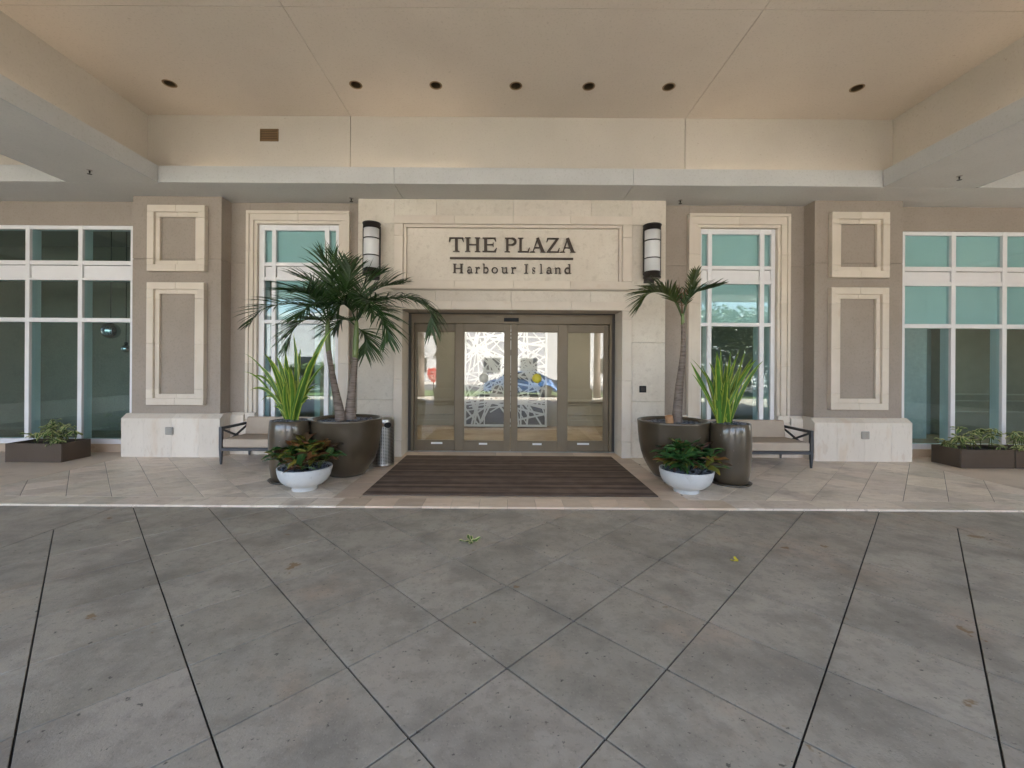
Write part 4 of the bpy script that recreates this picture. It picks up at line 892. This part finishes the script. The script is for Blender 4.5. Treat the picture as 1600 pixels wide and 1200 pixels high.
tall_l = tall_pot(452.5, 5.5, 'tall bronze cylinder pot behind the red leaved bowl planter'); tall_r = tall_pot(1141, 5.5, 'tall bronze cylinder pot in front of the fully visible bench arm')
tall_l['label'] = 'tall bronze cylinder pot between the bench and the twin trunk palm'; tall_r['label'] = 'tall bronze cylinder pot between the bench and the single trunk palm'
bowl_l = bowl(476.5, 5.1, 'white bowl planter at the foot of the twin trunk palm pot'); bowl_r = bowl(1072, 5.1, 'white bowl planter at the foot of the single trunk palm pot')

def frond(parent, pts, mat, Lm=.36, n=34, seed=0, w=.027, r0=.012, droop=.36, flat=.0):
    rr = random.Random(seed); path = spline(pts, n * 2); mb = MB()
    m_r = len(path); mb.tube(path[::2], [r0 * (1 - .8 * i / (len(path[::2]) - 1)) for i in range(len(path[::2]))], 5, False)
    up0 = Vector((0, 0, 1))
    for i in range(int(n * .22), n * 2 + 1 if False else n):
        t = i / n; k = min(int(t * (m_r - 1)), m_r - 2); p = path[k]; T = (path[k + 1] - path[k]).normalized()
        S = T.cross(up0)
        if S.length < .15: S = T.cross(Vector((0, 1, 0)))
        S.normalize(); U = S.cross(T).normalized()
        s = (t - .22) / .78; L_ = Lm * (.55 + .75 * math.sin(math.pi * min(1, s * .85 + .12))) * rr.uniform(.8, 1.15) * (1 - .15 * s)
        for sg in (-1, 1):
            ang = .95 - .55 * s + rr.uniform(-.12, .12)
            d = (S * sg * math.sin(ang) + T * math.cos(ang) + U * (.28 + rr.uniform(-.18, .18))).normalized()
            side = d.cross(U).normalized(); ww = w * rr.uniform(.75, 1.1); q = p.copy(); dd = d.copy(); vs = []; tw = rr.uniform(-.5, .5)
            side = (side + U * tw).normalized(); segs = 5
            for j in range(segs + 1):
                u = j / segs; wj = ww * (.35 + .65 * math.sin(math.pi * min(1, u * .75 + .18))) * (1 if u < .99 else .12) * (1 - .5 * u)
                fold = U * wj * .25
                vs += [q + side * wj / 2 + fold, q - fold * .3, q - side * wj / 2 + fold]
                dd = (dd + Vector((0, 0, -1)) * droop * L_ * (.25 + u) / 1.2).normalized(); q = q + dd * (L_ / segs)
            fs = [(3 * j + a, 3 * j + a + 1, 3 * j + a + 4, 3 * j + a + 3) for j in range(segs) for a in (0, 1)]
            mb.add(vs, fs, smooth=True)
    return mb.build('frond', mat, parent, recalc=False)
def trunk(parent, pts, radii, n=40, mat=None, name='trunk', ringed=True):
    path = spline(pts, n); m_ = len(radii) - 1; rad = []
    for i in range(n + 1):
        t = i / n * m_; k = min(int(t), m_ - 1); r = radii[k] + (radii[k + 1] - radii[k]) * (t - k)
        rad.append(r * (1.035 if ringed and i % 2 else 1))
    return MB().tube(path, rad, 14).build(name, mat or m_trunk, parent)

YPalm = 5.85
def q1(zx_, zy, dy=0): return P(380 + zx_ / 5, 380 + zy / 5, YPalm + dy)
pl = thing('palm_tree', 'twin trunk palm with arching dark green fronds in the large bronze pot', 'palm tree', P(541, 651, YPalm))
trunk(pl, [P(533, 664, 5.80), P(530, 640, 5.80), P(523, 605, 5.80), P(517, 572, 5.80), P(513.5, 548, 5.80)], [.075, .062, .045, .036, .034])
trunk(pl, [P(547, 664, 5.9), P(547.5, 640, 5.9), P(550, 610, 5.9), P(553, 580, 5.9), P(555, 558, 5.9)], [.088, .07, .052, .043, .04])
trunk(pl, [P(513.5, 550, 5.80), P(512, 530, 5.80), P(512, 505, 5.80), P(514, 492, 5.80)], [.034, .036, .028, .016], 12, m_shaft, 'crownshaft', False)
trunk(pl, [P(555, 560, 5.9), P(556, 535, 5.9), P(557, 510, 5.9), P(557, 496, 5.9)], [.040, .041, .030, .016], 12, m_shaft, 'crownshaft', False)
A = [[(668, 640, 0), (570, 520, .1), (430, 478, .2), (270, 482, .25), (130, 530, .3), (40, 640, .3)],
     [(655, 640, 0), (600, 600, -.15), (480, 600, -.3), (390, 680, -.4), (350, 810, -.45)],
     [(665, 600, 0), (640, 440, .1), (550, 310, .25), (420, 260, .3)],
     [(668, 600, 0), (690, 370, -.1), (680, 220, -.25), (600, 95, -.35)],
     [(670, 600, 0), (735, 380, .15), (755, 230, .3), (700, 100, .35)],
     [(680, 600, 0), (770, 430, -.15), (820, 310, -.3), (840, 190, -.35)],
     [(660, 600, 0), (570, 440, -.2), (470, 380, -.45), (390, 385, -.6)],
     [(660, 610, 0), (610, 500, -.25), (530, 480, -.55), (430, 590, -.75)],
     [(672, 600, 0), (650, 480, .3), (600, 400, .55), (540, 400, .75)],
     [(675, 600, 0), (715, 480, -.3), (760, 420, -.55), (810, 470, -.7)]]
B = [[(885, 610, 0), (960, 490, -.1), (1130, 432, -.15), (1330, 435, -.2), (1460, 540, -.2), (1470, 690, -.2)],
     [(888, 610, 0), (960, 510, -.2), (1060, 530, -.4), (1115, 650, -.5), (1125, 750, -.5)],
     [(884, 600, 0), (905, 450, .1), (950, 320, .2), (1080, 240, .25)],
     [(884, 620, 0), (835, 505, -.1), (770, 480, -.25), (715, 560, -.35)],
     [(884, 650, 0), (820, 600, .15), (760, 605, .25), (715, 670, .3)],
     [(890, 660, 0), (930, 690, .1), (960, 750, .15), (950, 860, .15)],
     [(884, 600, 0), (860, 440, -.2), (800, 340, -.35), (720, 310, -.45)],
     [(886, 600, 0), (970, 420, .15), (1090, 340, .25), (1250, 320, .3)],
     [(886, 600, 0), (930, 470, -.3), (980, 450, -.55), (1020, 560, -.7)],
     [(884, 600, 0), (870, 430, .3), (880, 330, .5), (930, 260, .6)],
     [(886, 610, 0), (960, 520, .2), (1040, 530, .4), (1100, 620, .5)]]
A = A[:9]; B = B[:6] + B[7:9] + B[10:]
for i, f in enumerate(A): frond(pl, [q1(a, b, c - .05) for a, b, c in f], m_palm, .37 if i else .35, 34, i + 1)
for i, f in enumerate(B): frond(pl, [q1(a, b, c + .05) for a, b, c in f], m_palm, .38 if i else .42, 34 if i else 54, i + 31, droop=.35 if i else .9)

def q2(zx_, zy, dy=0): return P(960 + zx_ / 6.667, 400 + zy / 6.667, YPalm + dy)
pr = thing('palm_tree', 'single trunk palm with two sparse arching fronds in the large bronze pot', 'palm tree', P(1055, 651, YPalm))
trunk(pr, [P(1057, 664, YPalm), P(1058.5, 640, YPalm), P(1061.5, 605, YPalm), P(1065.5, 570, YPalm), P(1067.5, 540, YPalm), P(1067.3, 505, YPalm)], [.075, .062, .052, .041, .032, .026])
trunk(pr, [P(1066.9, 507, YPalm), P(1066.5, 490, YPalm)], [.026, .020], 6, m_shaft, 'crownshaft', False)
m_cut = M('orange cut wood', (.45, .24, .12), rough=.8)
trunk(pr, [P(1047, 664, 5.74), P(1045, 650, 5.72)], [.055, .05], 6, m_cut, 'stump', False)
frond(pr, [q2(706, 640), q2(640, 490, -.05), q2(560, 405, -.1), q2(450, 375, -.15), q2(340, 405, -.2), q2(265, 530, -.2)], m_palm2, .33, 46, 71, w=.03)
frond(pr, [q2(708, 640), q2(650, 480, .1), q2(560, 370, .25), (q2(450, 330, .3)), q2(350, 340, .35)], m_palm2, .27, 32, 75, w=.03)
frond(pr, [q2(714, 640), q2(750, 480, -.05), q2(830, 385, -.1), q2(960, 345, -.15), q2(1100, 310, -.2)], m_palm, .23, 34, 72, w=.034)
frond(pr, [q2(716, 620), q2(775, 430, .1), q2(825, 290, .15), q2(855, 150, .2)], m_palm2, .17, 26, 73, w=.03)
frond(pr, [q2(706, 600), q2(700, 470, .1), q2(690, 400, .15), q2(640, 330, .2)], m_brownleaf, .14, 16, 74, w=.018)
MB().tube([q2(705, 600), q2(690, 420), q2(668, 215)], [.006, .004, .001], 5).build('spear_leaf', m_brownleaf, pr)

def strap(parent, base, tip, w, lift, seed, mat=None, tipdroop=0):
    rr = random.Random(seed); mid = (base + tip) / 2 + Vector((rr.uniform(-.05, .05), rr.uniform(-.08, .08), lift * rr.uniform(.6, 1.4) + .28 * abs(tip.x - base.x))); n = 12; vs = []; uv = []
    side0 = None
    for i in range(n + 1):
        t = i / n; p = base * (1 - t) ** 2 + mid * 2 * t * (1 - t) + tip * t * t; d = ((mid - base) * (1 - t) + (tip - mid) * t).normalized()
        if side0 is None:
            f = Vector((rr.uniform(-.5, .5), -1, .25)).normalized(); side0 = d.cross(f).normalized()
        sd_ = (side0 - d * side0.dot(d)).normalized(); nn_ = d.cross(sd_)
        ww = w * 1.08 * (.55 + .45 * math.sin(math.pi * min(1, t * .8 + .15))) * (1 if t < .6 else max(.04, 1 - ((t - .6) / .4) ** 1.8))
        for k, o_ in enumerate((-1, -.5, 0, .5, 1)): vs.append(p + sd_ * ww * o_ / 2 + nn_ * ww * .22 * abs(o_)); uv.append((k / 4 * .998 + .001, t * .998 + .001))
    fs = [(5 * i + k, 5 * i + k + 1, 5 * i + 6 + k, 5 * i + 5 + k) for i in range(n) for k in range(4)]
    MB().add(vs, fs, uv, True).build('leaf', mat or m_strap, parent, recalc=False)
sl = thing('strap_leaf_plant', 'striped yellow green strap leaved plant with long thin outer leaves in the tall pot', 'plant', P(454, 655, 5.5), 'strap leaved plants in tall pots')
tips = [(412, 552, .075), (432, 556, .07), (458, 520, .075), (446, 548, .07), (520, 512, .08), (498, 550, .07), (486, 560, .06), (500, 600, .045), (381, 552, .02), (379, 581, .022), (390, 610, .045), (408, 626, .045),
        (393, 588, .04), (470, 545, .065), (495, 606, .035), (478, 585, .05), (436, 590, .055), (420, 600, .05), (402, 570, .045), (465, 575, .06), (450, 570, .06), (485, 628, .035), (425, 635, .04), (440, 565, .06), (508, 570, .03)]
tips += [(random.uniform(415, 500), random.uniform(560, 635), random.uniform(.03, .055)) for _ in range(10)]
for i, (px, py, w) in enumerate(tips):
    dy = random.uniform(-.35, .35); base = P(454 + (px - 454) * .06 + random.uniform(-3, 3), 660, 5.5 + dy * .12); tp = P(px, py, 5.5 + dy)
    strap(sl, base, tp, w, .10 + .1 * abs(px - 454) / 60, i)
sr = thing('strap_leaf_plant', 'striped yellow green strap leaved plant with upright fan of broad leaves in the tall pot', 'plant', P(1133, 662, 5.5), 'strap leaved plants in tall pots')
tips = [(140, 340, .06), (150, 300, .03), (160, 480, .03), (360, 345, .07), (450, 215, .07), (495, 180, .075), (615, 200, .08), (700, 250, .06), (735, 170, .03), (790, 200, .03), (870, 290, .035), (915, 310, .055), (990, 330, .06), (815, 450, .07), (440, 640, .075), (480, 650, .075), (560, 520, .06),
        (720, 600, .04), (420, 420, .06), (300, 440, .05), (560, 330, .065), (660, 330, .06), (380, 560, .055), (640, 480, .06), (270, 370, .045)]
tips += [(random.uniform(300, 800), random.uniform(330, 640), random.uniform(.03, .055)) for _ in range(9)]
for i, (a, b, w) in enumerate(tips):
    px, py = 1060 + a / 7.5, 520 + b / 7.5; dy = random.uniform(-.35, .35); bx = 1125 if (i * 7) % 3 else 1140
    if a < 300: bx = 1138 if i % 2 else 1126
    strap(sr, P(bx + random.uniform(-3, 3), 664, 5.5 + dy * .12), P(px, py, 5.5 + dy), w, .06, 100 + i)

# leaf blades shared between copies
def blade(L_, w, bend, mat, fold=.25, n=7):
    vs = []; uv = []
    for i in range(n + 1):
        t = i / n; ww = w * math.sin(math.pi * (t * .93 + .04)) ** .8; z = bend * t * t * L_
        for k, o_ in enumerate((-1, 0, 1)): vs.append((o_ * ww / 2, t * L_, z + abs(o_) * ww * fold + (.012 * math.sin(t * 9) * abs(o_)))); uv.append((k / 2 * .998 + .001, t * .998 + .001))
    return MB().add(vs, [(3 * i + k, 3 * i + k + 1, 3 * i + 4 + k, 3 * i + 3 + k) for i in range(n) for k in (0, 1)], uv, True).mesh('leaf', mat, False)
crot_me = [blade(L_, w, b, m_) for m_ in m_crot for L_, w, b in ((.20, .074, -.35), (.165, .064, -.6))]
def croton(px, Y, label, seed, mix_):
    rr = random.Random(seed); t = local('croton_plant', label, 'plant', (XP(px, Y, 750), Y, WZ + .25), 'croton plants in bowl planters')
    for k in range(22):
        w = rr.uniform(0, 6.283); q = .25 * math.sqrt(rr.random()); hgt = max(.085, rr.uniform(.10, .27) * (1.25 - q / .5)); x, y = q * math.cos(w), q * math.sin(w)
        ex, ey = x * 1.25, y * 1.25
        MB().tube([(x * .7, y * .7, -.01), (ex, ey, hgt)], [.007, .005], 5).build('stem', m_stem, t)
        a0_ = rr.uniform(0, 6.28)
        for j in range(9):
            az = a0_ + j * 2.4; el = R(rr.uniform(12, 45) + (25 if j > 6 else 0)); me = crot_me[rr.choices(range(8), weights=[m_ for m_ in mix_ for _ in (0, 1)])[0]]
            o = link('leaf', me, t); o.location = (ex, ey, hgt - .007 * (9 - j) * .6); o.rotation_euler = Euler((el, rr.uniform(-.4, .4), az), 'XYZ'); s = rr.uniform(.85, 1.3); o.scale = (s, s, s)
    return t
croton(476.5, 5.1, 'red and orange leaved croton in the white bowl beside the twin trunk palm', 5, (4, 2.2, 2, 2)); croton(1072, 5.1, 'mostly green leaved croton in the white bowl beside the single trunk palm', 9, (6, 1, 1, 2))

# rectangular planters
sch_me = [blade(L_, w, b, m_scheff) for L_, w, b in ((.13, .055, -.3), (.105, .05, -.55))]
def box_planter(x0, x1, y0, y1, label, plabel, seed, n):
    t = thing('planter_box', label, 'planter box', ((x0 + x1) / 2, (y0 + y1) / 2, WZ), 'rectangular brown planter boxes'); z1 = .305; q = .02
    box('front_panel', x0, x1, y0, y0 + q, WZ, z1, m_box, t, .003); box('back_panel', x0, x1, y1 - q, y1, WZ, z1, m_box, t, .003)
    box('end_panel', x0, x0 + q, y0 + q, y1 - q, WZ, z1 - .001, m_box, t, .003); box('end_panel', x1 - q, x1, y0 + q, y1 - q, WZ, z1 - .001, m_box, t, .003)
    box('soil', x0 + q, x1 - q, y0 + q, y1 - q, WZ + .02, z1 - .04, m_soil, t, 0)
    rr = random.Random(seed); p = thing('variegated_shrub', plabel, 'plant', ((x0 + x1) / 2, (y0 + y1) / 2, z1 - .04), 'variegated shrubs in planter boxes')
    for k in range(n):
        x, y = rr.uniform(x0 + .06, x1 - .06), rr.uniform(y0 + .05, y1 - .08); h = rr.uniform(.06, .36); ex, ey = x + rr.uniform(-.08, .08), y + rr.uniform(-.08, .05); z0 = z1 - .04
        MB().tube([(x, y, z0), ((x + ex) / 2, (y + ey) / 2 + .01, z0 + h * .55), (ex, ey, z0 + h)], [.006, .005, .004], 5).build('stem', m_stem, p)
        a0_ = rr.uniform(0, 6.28); nl = rr.choice((6, 7, 8))
        for j in range(nl):
            o = link('leaf', rr.choice(sch_me), p); o.matrix_parent_inverse = WORLD_INV[p.name].copy(); o.location = (ex, ey, z0 + h - rr.uniform(0, .05)); o.rotation_euler = (R(rr.uniform(-25, 35)), rr.uniform(-.4, .4), a0_ + j * 6.283 / nl); s = rr.uniform(.7, 1.15); o.scale = (s, s, s)
box_planter(-7.60, -6.745, 6.40, 6.86, 'brown planter box standing alone below the window with globe lamps', 'pale variegated shrub in the lone planter box', 3, 16)
box_planter(6.94, 7.745, 6.40, 6.86, 'brown planter box nearer the pillar, first of the pair', 'pale variegated shrub in the planter box nearer the pillar', 4, 15)
box_planter(7.765, 8.57, 6.40, 6.86, 'brown planter box cut by the photo edge, second of the pair', 'pale variegated shrub in the planter box cut by the photo edge', 6, 15)

# fallen leaves on the driveway
for px, py, lb, m_, s, n in ((735, 848, 'small green fallen sprig lying on the driveway slabs', m_scheff, .75, 5), (1153, 878, 'small yellow crumpled leaf lying on the driveway slabs', m_yellow, .48, 2)):
    Y = FPX * CAMH / (py - ROLL * (px - CX) - CY); t = local('fallen_leaf', lb, 'leaf', (XP(px, Y, py), Y, .004))
    for k in range(n):
        o = link('leaf', blade(.13, .055, .10, m_), t); o.rotation_euler = (R(2 + 3 * k), .1 * k, k * 1.7); o.scale = (s, s, s)

# ------------------------------------------------------------------ across the road (seen only in the glass)
m_lawn = M('lawn grass', (.05, .09, .025), (.09, .13, .04), scale=3, rough=.9)
box('lawn', -60, 60, -13.5, -8.5, -.09, -.05, m_lawn, None, 0, kind='structure')
box('road', -80, 80, -24, -14, -.09, -.06, M('asphalt', (.05, .05, .052), (.07, .07, .07), scale=2, rough=.9), None, 0, kind='structure')
m_wb = M('white rendered wall', (.50, .495, .485), (.54, .535, .525), scale=.5, rough=.8)
t = thing('white_building', 'long white rendered building with dark windows across the road', 'building', (0, -34, 0))
box('wall', -30, 30, -44, -32, -.09, 7.0, m_wb, t, .02); box('roof', -30.3, 30.3, -44.3, -31.7, 7.0, 7.4, m_wb, t, .02)
m_dw = M('dark glass', (.03, .035, .04), rough=.1)
for k in range(14):
    x = -27 + k * 4.1; box('window', x, x + 1.8, -31.99, -31.93, 1.0, 2.6, m_dw, t, .01)
m_red = M('red sign', (.55, .02, .02), rough=.5)
sg = thing('shield_sign', 'red shield shaped sign with white lettering on a post across the forecourt', 'sign', (-4.3, -10.2, -.09))
out = [(-.36, .40), (-.18, .36), (0, .46), (.18, .36), (.36, .40), (.36, .02), (.28, -.22), (0, -.48), (-.28, -.22), (-.36, .02)]
MB().prism([(-4.3 - p[0], 1.05 + p[1]) for p in out], 'y', -10.2, -10.15).build('board', m_red, sg); MB().tube([(-4.3, -10.23, -.09), (-4.3, -10.23, 1.2)], .03, 8).build('post', m_chair, sg)
for txt, z, s in (('THE', 1.20, .20), ('SALVATION', 1.02, .125), ('ARMY', .82, .19)):
    cu = bpy.data.curves.new('lettering', 'FONT'); cu.body = txt; cu.size = s; cu.align_x = 'CENTER'; cu.extrude = .004; tmp = bpy.data.objects.new('tmp', cu); COL.objects.link(tmp)
    dg = bpy.context.evaluated_depsgraph_get(); me = bpy.data.meshes.new_from_object(tmp.evaluated_get(dg)); bpy.data.objects.remove(tmp); me.materials.clear(); me.materials.append(m_label)
    o = link('lettering', me, sg); o.matrix_parent_inverse = WORLD_INV[sg.name].copy(); o.rotation_euler = (R(90), 0, R(180)); o.location = (-4.3, -10.144, z - .05)
for i, (x, y, lb) in enumerate(((-4.5, -7.4, 'street palm with thick rough trunk beside the shield sign'), (4.9, -7.6, 'street palm with thick rough trunk beside the hedge'))):
    t = local('street_palm', lb, 'palm tree', (x, y, -.09), 'street palms outside the canopy')
    MB().tube([(0, 0, z) for z in (0, 1, 2, 3, 4, 5.5, 6.5)], [.21, .18, .17, .17, .16, .15, .14], 12).build('trunk', m_trunk, t)
    for k in range(12):
        a = k * .524; c_, s_ = math.cos(a), math.sin(a); frond(t, [(0, 0, 6.4), (c_ * .8, s_ * .8, 7.0), (c_ * 1.7, s_ * 1.7, 6.8), (c_ * 2.3, s_ * 2.3, 5.7)], m_palm, .55, 22, 200 + k, w=.05, r0=.03)
rr = random.Random(77)
hme = [blade(.22, .11, -.3, m_) for m_ in (m_palm, m_palm2, m_scheff)]
def hedge(x0, x1, y0, y1, z1, n, label):
    mb = MB()
    for k in range(n):
        p = Vector((rr.uniform(x0, x1), rr.uniform(y0, y1), rr.triangular(-.05, z1, z1 * .8))); e = Euler((rr.uniform(-.8, .8), rr.uniform(-.8, .8), rr.uniform(0, 6.3))).to_matrix()
        mb.add([p + e @ Vector(q) for q in ((-.08, 0, 0), (0, -.16, .02), (.08, 0, 0), (0, .16, .02))], [(0, 1, 2, 3)])
    tag(mb.build('hedge', m_palm2, None, recalc=False), label, 'hedge', 'hedges along the lawn')
hedge(6.5, 13, -10, -8.6, 1.5, 2500, 'loose green hedge along the lawn past the canopy'); hedge(8.5, 19, -13, -8.6, 5.2, 16000, 'tall dark shrub screen added past the canopy to darken the window reflection'); hedge(-13, -6.5, -12, -10.6, 1.8, 2500, 'loose green hedge along the lawn behind the shield sign')  # the tall shrub mass is added to darken the tall window's reflection

# one parked car beyond the canopy, seen in the door glass
m_car = M('blue car paint', (.03, .12, .30), rough=.25, coat=.8, metal=.3)
t = local('parked_car', 'blue parked hatchback outside the canopy between its pillars', 'car', (.9, -9.2, -.1))
prof = [(-2.1, .28), (-2.15, .62), (-2.0, .86), (-1.35, .96), (-.72, 1.40), (.75, 1.46), (1.6, 1.02), (2.05, .92), (2.12, .55), (2.08, .28), (1.75, .28), (1.62, .55), (1.35, .66), (1.08, .55), (.95, .25), (-.95, .25), (-1.08, .55), (-1.35, .66), (-1.62, .55), (-1.75, .28)]
bm = bmesh.new(); fv = [bm.verts.new((p[0], -.85, p[1])) for p in prof]; f = bm.faces.new(fv); ex = bmesh.ops.extrude_face_region(bm, geom=[f]); bmesh.ops.translate(bm, vec=(0, 1.7, 0), verts=[v for v in ex['geom'] if isinstance(v, bmesh.types.BMVert)])
for v in bm.verts:
    if v.co.z > 1.0: v.co.y *= .84
bmesh.ops.bevel(bm, geom=list(bm.edges), offset=.045, segments=2, affect='EDGES'); bmesh.ops.recalc_face_normals(bm, faces=bm.faces); me = bpy.data.meshes.new('body'); bm.to_mesh(me); bm.free(); me.materials.append(m_car); link('body', me, t)
for y in (-.80, .80):
    sg_ = 1 if y > 0 else -1
    for poly in ([(-1.12, 1.0), (-.66, 1.33), (-.02, 1.37), (-.02, 1.0)], [(.04, 1.0), (.04, 1.37), (.70, 1.38), (1.25, 1.04)]): MB().prism(poly, 'y', y - .02 * sg_, y + .012 * sg_).build('side_window', m_dw, t)
    for x in (-1.35, 1.35):
        wh = MB().tube([(x, y - .10, .31), (x, y + .10, .31)], .31, 24).build('wheel', m_black, t); MB().tube([(x, y + .085 * sg_, .31), (x, y + .112 * sg_, .31)], .19, 16).build('rim', m_steel, wh)
MB().prism([(-.78, .98), (-.78, 1.0)], 'y', 0, 0) if 0 else None
MB().add([(-1.36, -.62, 1.0), (-1.36, .62, 1.0), (-.80, .58, 1.385), (-.80, -.58, 1.385)], [(0, 1, 2, 3)]).build('windscreen', m_dw, t)
